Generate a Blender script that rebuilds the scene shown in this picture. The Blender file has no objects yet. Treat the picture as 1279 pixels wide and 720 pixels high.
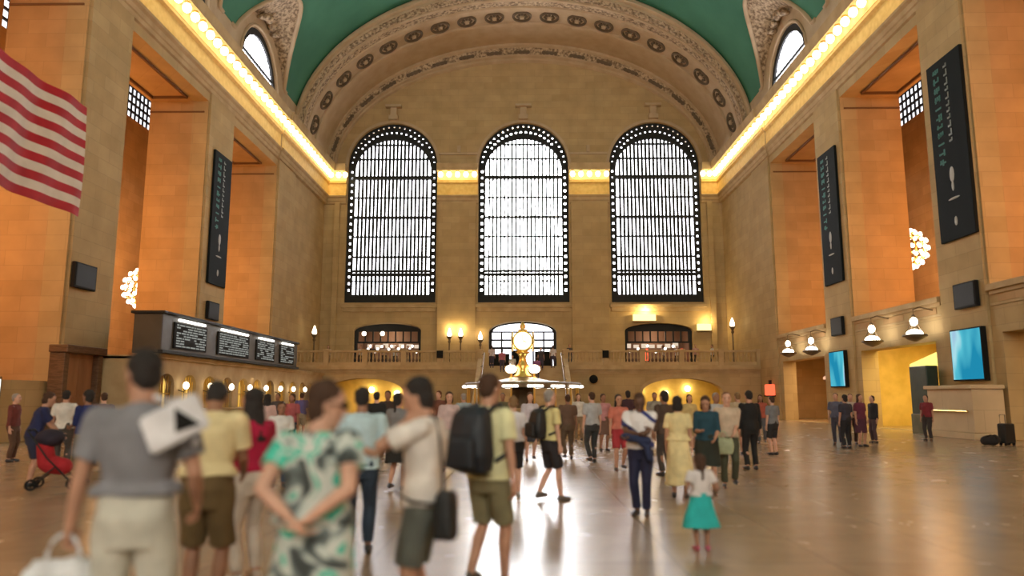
import bpy, bmesh, math, random
from mathutils import Vector, Matrix, noise
from mathutils.geometry import delaunay_2d_cdt
R = math.radians
PI = math.pi
random.seed(7)
SC = bpy.context.scene
COL = bpy.data.collections.new('hall')      # linked into the scene at the very end

# ------------------------------------------------------------ materials
def mat(name, col, rough=.6, metal=0., emit=None, est=0., spec=.5, tr=0.):
    m = bpy.data.materials.new(name); m.use_nodes = True
    b = m.node_tree.nodes['Principled BSDF']
    b.inputs['Base Color'].default_value = (*col, 1)
    b.inputs['Roughness'].default_value = rough
    b.inputs['Metallic'].default_value = metal
    b.inputs['Specular IOR Level'].default_value = spec
    if emit:
        b.inputs['Emission Color'].default_value = (*emit, 1)
        b.inputs['Emission Strength'].default_value = est
    if tr: b.inputs['Transmission Weight'].default_value = tr
    return m

def nodes(m): return m.node_tree.nodes, m.node_tree.links, m.node_tree.nodes['Principled BSDF']

def vary(m, c1, c2, scale=3., detail=4., bump=0., bscale=None, lo=.35, hi=.65, stretch=(1,1,1)):
    """break the base colour up with noise, in object coordinates"""
    n, l, b = nodes(m)
    tc = n.new('ShaderNodeTexCoord'); mp = n.new('ShaderNodeMapping'); mp.inputs['Scale'].default_value = stretch
    t = n.new('ShaderNodeTexNoise'); t.inputs['Scale'].default_value = scale; t.inputs['Detail'].default_value = detail
    r = n.new('ShaderNodeValToRGB')
    r.color_ramp.elements[0].position = lo; r.color_ramp.elements[0].color = (*c1, 1)
    r.color_ramp.elements[1].position = hi; r.color_ramp.elements[1].color = (*c2, 1)
    l.new(tc.outputs['Object'], mp.inputs['Vector']); l.new(mp.outputs['Vector'], t.inputs['Vector'])
    l.new(t.outputs['Fac'], r.inputs['Fac']); l.new(r.outputs['Color'], b.inputs['Base Color'])
    if bump:
        t2 = n.new('ShaderNodeTexNoise'); t2.inputs['Scale'].default_value = bscale or scale*3
        l.new(mp.outputs['Vector'], t2.inputs['Vector'])
        bp = n.new('ShaderNodeBump'); bp.inputs['Strength'].default_value = bump; bp.inputs['Distance'].default_value = .1
        l.new(t2.outputs['Fac'], bp.inputs['Height']); l.new(bp.outputs['Normal'], b.inputs['Normal'])
    return m

def stone(name, c1, c2, bw=1.6, bh=.62, rough=.5, mortar=.78):
    m = mat(name, c1, .85, spec=.12); n, l, b = nodes(m)
    tc = n.new('ShaderNodeTexCoord'); sp = n.new('ShaderNodeSeparateXYZ'); l.new(tc.outputs['Object'], sp.inputs[0])
    ad = n.new('ShaderNodeMath'); l.new(sp.outputs['X'], ad.inputs[0]); l.new(sp.outputs['Y'], ad.inputs[1])
    cb = n.new('ShaderNodeCombineXYZ'); l.new(ad.outputs[0], cb.inputs['X']); l.new(sp.outputs['Z'], cb.inputs['Y'])
    br = n.new('ShaderNodeTexBrick'); l.new(cb.outputs[0], br.inputs['Vector'])
    br.inputs['Scale'].default_value = 1.; br.inputs['Brick Width'].default_value = bw; br.inputs['Row Height'].default_value = bh
    br.inputs['Mortar Size'].default_value = .012; br.inputs['Mortar Smooth'].default_value = .3
    br.inputs['Color1'].default_value = (*c1, 1); br.inputs['Color2'].default_value = (*c2, 1)
    br.inputs['Mortar'].default_value = (*[x*mortar for x in c1], 1)
    t = n.new('ShaderNodeTexNoise'); t.inputs['Scale'].default_value = .8; t.inputs['Detail'].default_value = 5
    l.new(tc.outputs['Object'], t.inputs['Vector'])
    mx = n.new('ShaderNodeMixRGB'); mx.blend_type = 'MULTIPLY'; mx.inputs['Fac'].default_value = .45
    r = n.new('ShaderNodeValToRGB'); r.color_ramp.elements[0].color = (.72, .70, .66, 1); r.color_ramp.elements[1].color = (1.15, 1.12, 1.08, 1)
    r.color_ramp.elements[0].position = .3; r.color_ramp.elements[1].position = .7
    l.new(t.outputs['Fac'], r.inputs['Fac']); l.new(br.outputs['Color'], mx.inputs['Color1']); l.new(r.outputs['Color'], mx.inputs['Color2'])
    l.new(mx.outputs['Color'], b.inputs['Base Color'])
    return m

M = {}
M['stone'] = stone('limestone', (.49, .36, .19), (.445, .32, .16))
M['stone_plain'] = vary(mat('plain_limestone', (.46, .33, .18), .85, spec=.15), (.42, .30, .155), (.51, .375, .21), 1.2)
M['stone_lamptint'] = stone('lamp_tinted_limestone', (.50, .33, .17), (.44, .285, .14))  # same limestone as the walls, orange lamplight mixed into its colour
M['tymp'] = vary(stone('tympanum_stone', (.37, .27, .155), (.35, .255, .145), 2.2, .8), (.34, .245, .135), (.40, .29, .17), .6)
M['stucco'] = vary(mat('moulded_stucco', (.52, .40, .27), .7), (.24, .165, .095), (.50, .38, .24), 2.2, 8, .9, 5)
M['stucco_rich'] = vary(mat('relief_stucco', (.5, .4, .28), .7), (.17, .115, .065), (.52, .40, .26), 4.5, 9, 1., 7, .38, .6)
M['stucco_plain'] = vary(mat('plain_stucco', (.55, .43, .29), .7), (.43, .315, .19), (.49, .37, .235), 1.)
M['gilt'] = vary(mat('gilded_frieze', (.80, .54, .16), .6, spec=.2), (.76, .50, .14), (.86, .60, .20), 3.)
M['green'] = vary(mat('sea_green_vault', (.03, .17, .10), .8), (.026, .15, .088), (.045, .20, .12), .25)
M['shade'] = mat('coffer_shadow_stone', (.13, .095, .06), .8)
M['groove'] = mat('dark_stone_groove', (.16, .08, .035), .8)
M['iron'] = mat('dark_iron', (.016, .017, .018), .65, spec=.3)
M['bronze'] = mat('bronze', (.16, .11, .06), .45, .4)
M['brass'] = mat('brass', (.8, .55, .16), .3, .9)
M['black'] = mat('black_casing', (.010, .010, .010), .8, spec=.2)
M['black_gloss'] = mat('banner_black', (.006, .009, .010), .8, spec=.15)
M['teal_ink'] = mat('teal_lettering', (.035, .17, .14), .7)
M['grey_ink'] = mat('pale_lettering', (.22, .25, .22), .5)
M['white_ink'] = mat('white_emblem', (.36, .36, .33), .6)
M['wood'] = vary(mat('dark_brown_wood', (.12, .06, .03), .45), (.09, .045, .02), (.16, .085, .045), 3., stretch=(1, 1, 6))
M['kiosk'] = stone('pale_block', (.60, .47, .31), (.57, .44, .29), 3.2, 1.1)

def emis(name, col, s):
    m = bpy.data.materials.new(name); m.use_nodes = True
    n, l = m.node_tree.nodes, m.node_tree.links; n.clear()
    o = n.new('ShaderNodeOutputMaterial'); e = n.new('ShaderNodeEmission')
    e.inputs['Color'].default_value = (*col, 1); e.inputs['Strength'].default_value = s
    l.new(e.outputs[0], o.inputs['Surface']); return m
M['day'] = emis('daylit_window_glass', (.95, .94, 1.), 8.5)
M['day_mid'] = emis('sunlit_window_glass', (1., .99, 1.), 46.)
M['day_back'] = emis('daylit_rear_window_glass', (1., .93, .80), 8.5)
M['day_soft'] = emis('pale_daylit_glass', (.93, .94, 1.), 1.8)
M['bulb'] = emis('warm_bulb', (1., .80, .44), 12.)
M['globe'] = emis('chandelier_bulb', (1., .84, .66), 3.5)
M['tube'] = emis('white_light_strip', (1., .97, .88), 4.)
M['clock_face'] = emis('opal_clock_face', (1., .93, .45), 3.2)
M['amber'] = emis('amber_lit_panel', (1., .62, .12), 1.0)
M['lampwarm'] = emis('warm_ticket_lamp', (1., .85, .6), 6.)
M['red_glow'] = emis('red_neon', (1., .12, .05), 1.6)
M['pinkglow'] = emis('pink_lit_awning', (1., .55, .32), .9)
M['yellow_glow'] = emis('yellow_lit_canopy', (1., .78, .18), 1.5)

# marble floor
def floor_mat():
    m = mat('polished_marble', (.4, .33, .26), .2); n, l, b = nodes(m)
    tc = n.new('ShaderNodeTexCoord')
    br = n.new('ShaderNodeTexBrick'); l.new(tc.outputs['Object'], br.inputs['Vector'])
    br.offset = 0; br.inputs['Scale'].default_value = 1; br.inputs['Brick Width'].default_value = 1.5; br.inputs['Row Height'].default_value = 1.5
    br.inputs['Mortar Size'].default_value = .012
    br.inputs['Color1'].default_value = (.37, .27, .18, 1); br.inputs['Color2'].default_value = (.33, .24, .155, 1); br.inputs['Mortar'].default_value = (.25, .18, .12, 1)
    t = n.new('ShaderNodeTexNoise'); t.inputs['Scale'].default_value = 1.3; t.inputs['Detail'].default_value = 7; t.inputs['Distortion'].default_value = 1.
    l.new(tc.outputs['Object'], t.inputs['Vector'])
    r = n.new('ShaderNodeValToRGB'); r.color_ramp.elements[0].position = .3; r.color_ramp.elements[1].position = .7
    r.color_ramp.elements[0].color = (.85, .82, .80, 1); r.color_ramp.elements[1].color = (1.12, 1.08, 1.04, 1)
    mx = n.new('ShaderNodeMixRGB'); mx.blend_type = 'MULTIPLY'; mx.inputs['Fac'].default_value = .7
    l.new(t.outputs['Fac'], r.inputs['Fac']); l.new(br.outputs['Color'], mx.inputs['Color1']); l.new(r.outputs['Color'], mx.inputs['Color2'])
    l.new(mx.outputs['Color'], b.inputs['Base Color'])
    mr = n.new('ShaderNodeMapRange'); mr.inputs['To Min'].default_value = .24; mr.inputs['To Max'].default_value = .29
    l.new(t.outputs['Fac'], mr.inputs['Value']); l.new(mr.outputs[0], b.inputs['Roughness'])
    b.inputs['Specular IOR Level'].default_value = 1.
    return m
M['floor'] = floor_mat()

# ------------------------------------------------------------ mesh helpers
def link(name, bm, m, parent=None, smooth=False, loc=None):
    me = bpy.data.meshes.new(name); bm.normal_update(); bm.to_mesh(me); bm.free()
    o = bpy.data.objects.new(name, me); COL.objects.link(o)
    for x in (m if isinstance(m, (list, tuple)) else [m]): me.materials.append(x)
    if smooth: me.polygons.foreach_set('use_smooth', [True]*len(me.polygons))
    if parent: o.parent = parent
    if loc: o.location = loc
    return o

def empty(name, loc=(0, 0, 0), rz=0.):
    o = bpy.data.objects.new(name, None); COL.objects.link(o); o.location = loc; o.rotation_euler = (0, 0, rz)
    o.empty_display_size = .1
    return o

def tag(o, label=None, cat=None, group=None, kind=None):
    if label: o['label'] = label
    if cat: o['category'] = cat
    if group: o['group'] = group
    if kind: o['kind'] = kind
    return o

def struct(o, label=None, cat='structure'):
    o['kind'] = 'structure'
    if label: o['label'] = label; o['category'] = cat
    return o

def box(bm, x0, x1, y0, y1, z0, z1, mi=0, bev=0.):
    vs = [bm.verts.new((x, y, z)) for x in (x0, x1) for y in (y0, y1) for z in (z0, z1)]
    fs = []
    for q in ((0, 1, 3, 2), (4, 6, 7, 5), (0, 4, 5, 1), (2, 3, 7, 6), (0, 2, 6, 4), (1, 5, 7, 3)):
        f = bm.faces.new([vs[i] for i in q]); f.material_index = mi; fs.append(f)
    if bev:
        es = {e for f in fs for e in f.edges}
        bmesh.ops.bevel(bm, geom=list(es), offset=bev, segments=2, affect='EDGES', profile=.6)

def basis(d):
    d = d.normalized(); a = Vector((0, 0, 1)) if abs(d.z) < .9 else Vector((1, 0, 0))
    u = d.cross(a).normalized(); v = d.cross(u).normalized(); return u, v

def rings(bm, rs, close=True, mi=0):
    """rs: list of point loops; skins them and caps the ends"""
    vr = [[bm.verts.new(p) for p in r] for r in rs]
    n = len(vr[0])
    for a, b in zip(vr, vr[1:]):
        for i in range(n):
            j = (i+1) % n
            f = bm.faces.new((a[i], a[j], b[j], b[i])); f.material_index = mi
    if close:
        bm.faces.new(list(reversed(vr[0]))).material_index = mi; bm.faces.new(vr[-1]).material_index = mi

def tube(bm, pts, r, seg=8, mi=0):
    pts = [Vector(p) for p in pts]; rs = []
    for i, p in enumerate(pts):
        d = (pts[min(i+1, len(pts)-1)]-pts[max(i-1, 0)])
        u, v = basis(d)
        rr = r[i] if isinstance(r, (list, tuple)) else r
        rs.append([p+u*math.cos(t)*rr+v*math.sin(t)*rr for t in [2*PI*k/seg for k in range(seg)]])
    rings(bm, rs, True, mi)

def rcone(bm, p0, p1, r0, r1, seg=12):
    """tapered capsule"""
    p0 = Vector(p0); p1 = Vector(p1); d = p1-p0
    if d.length < 1e-5: d = Vector((0, 0, 1e-4)); p1 = p0+d
    u, v = basis(d); dn = d.normalized(); rs = []
    def ring(c, r): rs.append([c+u*math.cos(t)*r+v*math.sin(t)*r for t in [2*PI*k/seg for k in range(seg)]])
    for a in (80, 50, 22): ring(p0-dn*r0*math.sin(R(a)), r0*math.cos(R(a)))
    ring(p0, r0); ring(p1, r1)
    for a in (22, 50, 80): ring(p1+dn*r1*math.sin(R(a)), r1*math.cos(R(a)))
    rings(bm, rs)

def fcone(bm, p0, p1, r0, r1, seg=14):
    tube(bm, [p0, p1], [r0, r1], seg)

def ell(bm, c, r, seg=16, rot=None):
    c = Vector(c); rs = []
    n = 9
    for i in range(n):
        a = -PI/2*.97+PI*.97*i/(n-1)
        rr = [Vector((r[0]*math.cos(a)*math.cos(t), r[1]*math.cos(a)*math.sin(t), r[2]*math.sin(a))) for t in [2*PI*k/seg for k in range(seg)]]
        if rot: rr = [rot @ q for q in rr]
        rs.append([c+q for q in rr])
    rings(bm, rs)

def lathe(bm, prof, seg=24, c=(0, 0, 0), mi=0):
    c = Vector(c)
    rings(bm, [[c+Vector((r*math.cos(t), r*math.sin(t), z)) for t in [2*PI*k/seg for k in range(seg)]] for r, z in prof], True, mi)

def inpoly(p, poly):
    x, y = p; c = False; j = len(poly)-1
    for i in range(len(poly)):
        xi, yi = poly[i]; xj, yj = poly[j]
        if (yi > y) != (yj > y) and x < (xj-xi)*(y-yi)/(yj-yi)+xi: c = not c
        j = i
    return c

def plate(bm, outer, holes, fn, t, mi=0):
    """flat plate with holes. fn(u, v, w) -> 3D, w in 0..t thickness"""
    vs, es = [], []
    for lp in [outer]+holes:
        b = len(vs); vs += [Vector(p) for p in lp]; es += [(b+i, b+(i+1) % len(lp)) for i in range(len(lp))]
    ov, oe, of, *_ = delaunay_2d_cdt(vs, es, [], 0, 1e-5)
    fr = [bm.verts.new(fn(v[0], v[1], 0)) for v in ov]
    bk = [bm.verts.new(fn(v[0], v[1], t)) for v in ov]
    cnt = {}
    for f in of:
        cx = sum(ov[i][0] for i in f)/len(f); cy = sum(ov[i][1] for i in f)/len(f)
        if not inpoly((cx, cy), outer) or any(inpoly((cx, cy), h) for h in holes): continue
        bm.faces.new([fr[i] for i in f]).material_index = mi; bm.faces.new([bk[i] for i in reversed(f)]).material_index = mi
        for i in range(len(f)):
            a, b = f[i], f[(i+1) % len(f)]; k = (min(a, b), max(a, b)); cnt.setdefault(k, []).append((a, b))
    for k, v in cnt.items():
        if len(v) == 1:
            a, b = v[0]; bm.faces.new((fr[b], fr[a], bk[a], bk[b])).material_index = mi
    for v in fr+bk:
        if not v.link_faces: bm.verts.remove(v)
    bmesh.ops.recalc_face_normals(bm, faces=bm.faces)

def arch(cx, hw, z0, zs, rise=None, n=20):
    """arched outline, counter clockwise from lower left; zs spring height"""
    rise = hw if rise is None else rise
    return [(cx-hw, z0), (cx+hw, z0)]+[(cx+hw*math.cos(PI*i/n), zs+rise*math.sin(PI*i/n)) for i in range(n+1)]

def rect(u0, u1, v0, v1): return [(u0, v0), (u1, v0), (u1, v1), (u0, v1)]
def endmap(y): return lambda u, v, w: (u, y+w, v)
def sidemap(x, s): return lambda u, v, w: (s*(x+w), u, v)

# ------------------------------------------------------------ dimensions
W, D, YB = 18.3, 66., -24.
Z0 = 22.6                      # springing of the vault
OPEN = [(-4.2, 4.2), (8., 16.5), (20.1, 28.8), (32.2, 40.7), (44.4, 52.8)]
BAYC = [(a+b)/2 for a, b in OPEN]
ZT = 18.7

# ------------------------------------------------------------ the setting
bm = bmesh.new(); box(bm, -30, 30, YB-1, D+9, -.5, 0)
struct(link('floor', bm, M['floor']))

# far wall (with the three great windows and the balcony arches)
WX = [-12.05, .1, 12.2]
WHW, WSILL, WSPR = 4.15, 10.05, 22.85
BARCH = [arch(-12.2, 3.05, 4., 7.55, .7, 12), arch(0, 3.05, 4., 7.4, .95, 12), arch(12.2, 3.05, 4., 7.45, .7, 12)]
bm = bmesh.new()
plate(bm, rect(-W-1, W+1, 0, 36), [arch(x, WHW, WSILL, WSPR, n=32) for x in WX]+BARCH, endmap(D), 1.3)
struct(link('wall_far', bm, M['stone']))
# flat pilasters of the far wall and plinth mouldings
def trim(n, bm, m, **k):
    return struct(link('trim_%d' % n, bm, m, **k))
tn = [0]
def T(bm, m, **k):
    tn[0] += 1; return trim(tn[0], bm, m, **k)
for x0, x1 in ((-17.3, -16.8), (-7.7, -4.25), (4.45, 7.8), (16.85, 17.35)):
    bm = bmesh.new(); box(bm, x0, x1, D-.28, D, 3.9, 19.3, 0, .03)
    box(bm, x0-.06, x1+.06, D-.36, D, 3.9, 4.9); T(bm, M['stone'])
for x in WX:     # moulded sill and archivolt with keystone bracket
    bm = bmesh.new(); box(bm, x-4.35, x+4.35, D-.35, D, 9.55, 9.85, 0, .04); box(bm, x-4.2, x+4.2, D-.2, D, 9.2, 9.55); T(bm, M['stone_plain'])
    bm = bmesh.new()
    for k in range(32):
        a0, a1 = PI*k/32, PI*(k+1)/32
        q = [(x+r*math.cos(a), WSPR+r*math.sin(a)) for r, a in ((4.16, a0), (4.42, a0), (4.42, a1), (4.16, a1))]
        rings(bm, [[Vector((u, D-.12, v)) for u, v in q], [Vector((u, D+.02, v)) for u, v in q]])
    box(bm, x-.45, x+.45, D-.5, D, 27.25, 27.7, 0, .05); box(bm, x-.75, x+.75, D-.6, D, 28.45, 28.7, 0, .05); box(bm, x-.3, x+.3, D-.35, D, 27.7, 28.45, 0, .05)
    T(bm, M['stucco_plain'])
# thin string course on the tympanum
bm = bmesh.new()
for a, b in ((-7.7, -4.1), (4.3, 7.9)): box(bm, a, b, D-.15, D, 23.9, 24.1); box(bm, (a+b)/2-.15, (a+b)/2+.15, D-.25, D, 24.1, 24.75)
T(bm, M['stucco_plain'])

# great windows: frame ladder, mullions, transoms, lit glass
def great_window(i, x, glass):
    w = struct(empty('window_%d' % i, (x, D, 0)))
    hw = WHW
    bm = bmesh.new(); plate(bm, arch(0, hw-.02, WSILL, WSPR, n=32), [], endmap(1.15), .05)
    link('glass', bm, glass, w)
    # outer ornate frame with openings
    inner = 3.52; holes = []
    z = WSILL+1.05
    while z < WSPR-.1:
        for s in (-1, 1):
            c = s*(hw+inner)/2
            holes.append(rect(c-.10, c+.10, z, z+.24))
        z += .62
    isp = WSPR-.35; ih = 3.4
    for k in range(1, 24):
        a = PI*k/24
        for rr, ww in ((3.86, .1),):
            c, s = math.cos(a), math.sin(a); px, pz = rr*c, WSPR+rr*s*1.02-.05
            holes.append([(px-.07, pz-.07), (px+.07, pz-.07), (px+.07, pz+.07), (px-.07, pz+.07)])
    for k in range(5, 20):
        a = PI*k/24+PI/48; px, pz = 3.55*math.cos(a), WSPR-.1+3.45*math.sin(a)
        if isp+ih*math.sqrt(max(0, 1-(px/inner)**2)) < pz-.2:
            holes.append([(px-.09, pz-.08), (px+.09, pz-.08), (px+.09, pz+.09), (px-.09, pz+.09)])
    main = [(-inner, WSILL+.75), (inner, WSILL+.75)]+[(inner*math.cos(PI*k/28), WSPR-.35+3.0*math.sin(PI*k/28)) for k in range(29)]
    bm = bmesh.new(); plate(bm, arch(0, hw, WSILL, WSPR, n=32), holes+[main], endmap(.25), .22)
    link('ornate_frame', bm, M['iron'], w)
    top = lambda u: WSPR-.35+3.0*math.sqrt(max(0, 1-(u/inner)**2))
    for k in range(1, 20):                                    # vertical glazing bars
        u = -inner+2*inner*k/20; t = .09 if glass == M['day_mid'] else .105
        bm = bmesh.new(); box(bm, u-t, u+t, .3, .42, WSILL+.7, top(u)); link('mullion', bm, M['iron'], w)
    for z, t in ((12.05, .05), (12.62, .11), (12.98, .10), (14.3, .09), (16.2, .07), (18.04, .10), (19.9, .07), (21.83, .16), (23.61, .07), (25.0, .07)):
        if z > WSPR-.35: h = inner*math.sqrt(max(0, 1-((z-WSPR+.35)/3.0)**2))
        else: h = inner
        bm = bmesh.new(); box(bm, -h, h, .24, .5, z-t, z+t); link('transom', bm, M['iron'], w)
    bm = bmesh.new()                                          # glass floored catwalks between the two layers
    for z in (12.8, 18.04, 21.83): box(bm, -hw, hw, .5, 1.05, z-.04, z+.04)
    link('catwalk', bm, M['iron'], w)
for i, (x, g) in enumerate(zip(WX, (M['day'], M['day_mid'], M['day']))): great_window(i+1, x, g)

# side walls
for s, sill in ((-1, 2.2), (1, 5.9)):
    nm = 'left' if s < 0 else 'right'
    holes = [rect(a, b, sill, ZT) for a, b in OPEN]
    if s > 0: holes += [rect(a+.7, b-.5, .001, 4.05) for a, b in OPEN[2:]]
    bm = bmesh.new()
    plate(bm, rect(YB, D+1.3, 0, 22.7), holes, sidemap(W, s), .9)
    struct(link('wall_'+nm, bm, M['stone_plain' if False else 'stone']))
    # deep reveals: piers behind the wall face, same stone with the lamps' warmth in its colour
    ys = [YB]+[v for o in OPEN for v in o]+[D]
    bm = bmesh.new()
    for k in range(0, len(ys), 2):
        a, b = ys[k], ys[k+1]
        if k == len(ys)-2: b = 57
        x0, x1 = s*(W+.9), s*(W+3.4)
        box(bm, min(x0, x1), max(x0, x1), a, b, sill if s < 0 else 5.9, 25)
    for a, b in OPEN:                                          # lintel blocks with sunk soffit panel
        box(bm, min(s*(W+.9), s*(W+3.4)), max(s*(W+.9), s*(W+3.4)), a, b, ZT, 25)
    o = link('wall_%s_piers' % nm, bm, M['stone_lamptint']); struct(o)
    bm = bmesh.new()
    for a, b in OPEN[1:]:
        x0, x1 = W+.9, W+3.0
        for q in ((x0, x1, a+.7, a+.8), (x0, x1, b-.8, b-.7), (x0, x0+.1, a+.7, b-.7), (x1-.1, x1, a+.7, b-.7)):
            box(bm, min(s*q[0], s*q[1]), max(s*q[0], s*q[1]), q[2], q[3], ZT-.14, ZT)
        box(bm, min(s*(W+.2), s*(W+3.4)), max(s*(W+.2), s*(W+3.4)), a, a+.06, ZT-.7, ZT-.62)
        box(bm, min(s*(W+.2), s*(W+3.4)), max(s*(W+.2), s*(W+3.4)), b-.06, b, ZT-.7, ZT-.62)
    T(bm, M['groove'])
    # corridor behind: outer wall with high windows, slab, roof
    XO = 28.
    cw = [rect(c-.1, c+4.3, 21.4, 24.3) for c in [BAYC[i]+.4 for i in range(5)]]
    bm = bmesh.new(); plate(bm, rect(YB, D+1.3, 0, 25.), cw, sidemap(XO, s), .4)
    struct(link('wall_%s_outer' % nm, bm, M['stone_lamptint']))
    for j, c in enumerate(cw):
        w = struct(empty('window_%d' % (20+j+(5 if s > 0 else 0)), (s*XO, c[0][0], 21.4)))
        bm = bmesh.new(); x0, x1 = (.3, .34) if s > 0 else (-.34, -.3)
        box(bm, x0, x1, 0, 4.4, 0, 2.9); link('glass', bm, M['day_soft'], w)
        bm = bmesh.new()
        for k in range(1, 8): box(bm, min(0, s*.1), max(0, s*.1), 4.4*k/8-.06, 4.4*k/8+.06, 0, 2.9)
        for z in (.5, 1.1, 1.7, 2.3): box(bm, min(0, s*.12), max(0, s*.12), 0, 4.4, z-.07, z+.07)
        link('window_grille', bm, M['iron'], w)
    bm = bmesh.new(); box(bm, min(s*(W+.9), s*XO), max(s*(W+.9), s*XO), YB, 57 if s > 0 else 57, sill-.35, sill-.01)
    struct(link('floor_%s_gallery' % nm, bm, M['stone_lamptint']))
    bm = bmesh.new(); box(bm, min(s*(W+3.4), s*(XO+.4)), max(s*(W+3.4), s*(XO+.4)), YB, D, 25, 25.3)
    struct(link('ceiling_%s_gallery' % nm, bm, M['stone_lamptint']))
    bm = bmesh.new(); box(bm, min(s*(W+.9), s*XO), max(s*(W+.9), s*XO), 57, 57.4, 0, 25)
    struct(link('wall_%s_gallery_end' % nm, bm, M['stone_lamptint']))
    # projecting flat pilasters on the piers
    pil = [(ys[k]+.12, ys[k+1]-.12) for k in range(2, len(ys)-2, 2)]+[(52.95, 56.9)]
    for a, b in pil:
        bm = bmesh.new(); x0, x1 = W-.12, W+.02
        box(bm, min(s*x0, s*x1), max(s*x0, s*x1), a, b, 0, 19.3, 0, .03)
        x0 = W-.22; box(bm, min(s*x0, s*x1), max(s*x0, s*x1), a-.06, b+.06, 0, .5, 0, .03)
        T(bm, M['stone'])
    # lunette wall above the cornice
    zc = lambda y: 1.4
    prof = []
    n = 420
    def upper(y):
        z = Z0+13.2*math.sqrt(1-(W/18.6)**2)
        for c in BAYC+[BAYC[0]-12.2]:
            if abs(y-c) < 5.4: z = max(z, Z0+5.4*math.sqrt(1-((y-c)/5.4)**2))
        return z
    pr = [(57-(57-YB)*k/n, upper(57-(57-YB)*k/n)) for k in range(n+1)]
    lun = [arch(c-.2, 3.5, 22.9, 23.4, 3.55, 20) for c in BAYC]
    bm = bmesh.new(); plate(bm, [(YB, 22.7), (57, 22.7)]+pr, lun, sidemap(W, s), .8)
    struct(link('wall_%s_lunettes' % nm, bm, M['stucco_plain']))
    bm = bmesh.new(); plate(bm, rect(57, D+1.3, 22.7, 30), [], sidemap(W, s), .8)
    struct(link('wall_%s_end_bay' % nm, bm, M['stone_plain']))
    for j, c in enumerate(BAYC):
        w = struct(empty('window_%d' % (4+j+(5 if s > 0 else 0)), (s*W, c-.2, 22.9)))
        bm = bmesh.new(); plate(bm, arch(0, 3.48, 0, .5, 3.53, 20), [], lambda u, v, q: (s*(.30+q), u, v), .04)
        link('glass', bm, M['day'], w)
        bm = bmesh.new(); plate(bm, arch(0, 3.48, 0, .5, 3.53, 20), [arch(0, 3.1, .2, .5, 3.05, 20)], lambda u, v, q: (s*(.1+q), u, v), .15)
        link('ornate_frame', bm, M['iron'], w)
        bm = bmesh.new(); box(bm, min(s*.15, s*.25), max(s*.15, s*.25), -3.0, 3.0, 1.55, 1.72)
        for k in range(-4, 5): box(bm, min(s*.2, s*.24), max(s*.2, s*.24), k*.62-.012, k*.62+.012, 0, .5+3.05*math.sqrt(max(0, 1-(k*.62/3.1)**2)))
        link('mullion', bm, M['iron'], w)

# back wall behind the camera, same three windows
bm = bmesh.new(); plate(bm, rect(-W-1, W+1, 0, 36.5), [arch(x, WHW, WSILL, WSPR, n=16) for x in WX], lambda u, v, w: (u, YB-w, v), 1.)
struct(link('wall_near', bm, M['stone']))
for i, x in enumerate(WX):
    w = struct(empty('window_%d' % (i+30), (x, YB, 0)))
    bm = bmesh.new(); plate(bm, arch(0, WHW, WSILL, WSPR, n=16), [], lambda u, v, q: (u, -.9-q, v), .04); link('glass', bm, M['day_back'], w)
    bm = bmesh.new()
    for z in range(12, 26, 2): box(bm, -4, 4, -.5, -.4, z, z+.15)
    link('transom', bm, M['iron'], w)

# the green vault with its cross vaults
def mainz(x): return Z0+13.2*math.sqrt(max(0, 1-(x/18.6)**2))
def crossz(x, y):
    for c in BAYC+[BAYC[0]-12.2]:
        if abs(y-c) < 5.4: return Z0+(5.4+.62*(W-x))*math.sqrt(1-((y-c)/5.4)**2)
    return 0
bm = bmesh.new(); rows = []
NY = 540; N1, N2 = 8, 26
for k in range(NY+1):
    y = YB+(57-YB)*k/NY
    xs = W
    if crossz(W, y) > mainz(W):
        xs = W
        while xs > 6 and crossz(xs, y) > mainz(xs): xs -= .02
    half = [W-(W-xs)*i/N1 for i in range(N1+1)]+[xs*math.cos(PI/2*i/N2) for i in range(1, N2+1)]
    pts = [(x, max(mainz(x), crossz(x, y) if i <= N1 else 0)) for i, x in enumerate(half)]
    full = [(-x, z) for x, z in pts]+[(x, z) for x, z in reversed(pts[:-1])]
    rows.append([bm.verts.new((x, y, z)) for x, z in full])
for a, b in zip(rows, rows[1:]):
    m_ = len(a)-1
    for i in range(m_):
        f = bm.faces.new((a[i], a[i+1], b[i+1], b[i])); f.smooth = True
        f.material_index = 1 if (i < N1 or i >= m_-N1) else 0
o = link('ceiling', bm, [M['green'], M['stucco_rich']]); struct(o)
# gilded ribs along the groins
for s in (-1, 1):
    for c in BAYC[1:]:
        pts = []
        for k in range(61):
            y = c-5.36+10.72*k/60; xs = W
            while xs > 6 and crossz(xs, y) > mainz(xs): xs -= .02
            pts.append((s*xs, y, mainz(xs)-.05))
        bm = bmesh.new(); tube(bm, pts, .16, 6)
        T(bm, M['stucco_plain'], smooth=True)
        # window surround roll
        pts = [(s*(W-.02), c-.2+3.66*math.cos(PI*k/24), 23.4+3.7*math.sin(PI*k/24)) for k in range(25)]
        bm = bmesh.new(); tube(bm, pts, .12, 6); T(bm, M['stucco_plain'], smooth=True)
        # winged relief over the window
        bm = bmesh.new()
        for k, (dy, dz, r) in enumerate(((0, 0, .55), (-.75, -.3, .4), (.75, -.3, .4), (-1.3, -.75, .3), (1.3, -.75, .3), (0, .6, .33))):
            ell(bm, (s*(W-.35-.2*(k == 5)), c+dy, 28.1+dz*.7), (.35, r*.8, r*.6), 12)
        T(bm, M['stucco_rich'], smooth=True)

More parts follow.
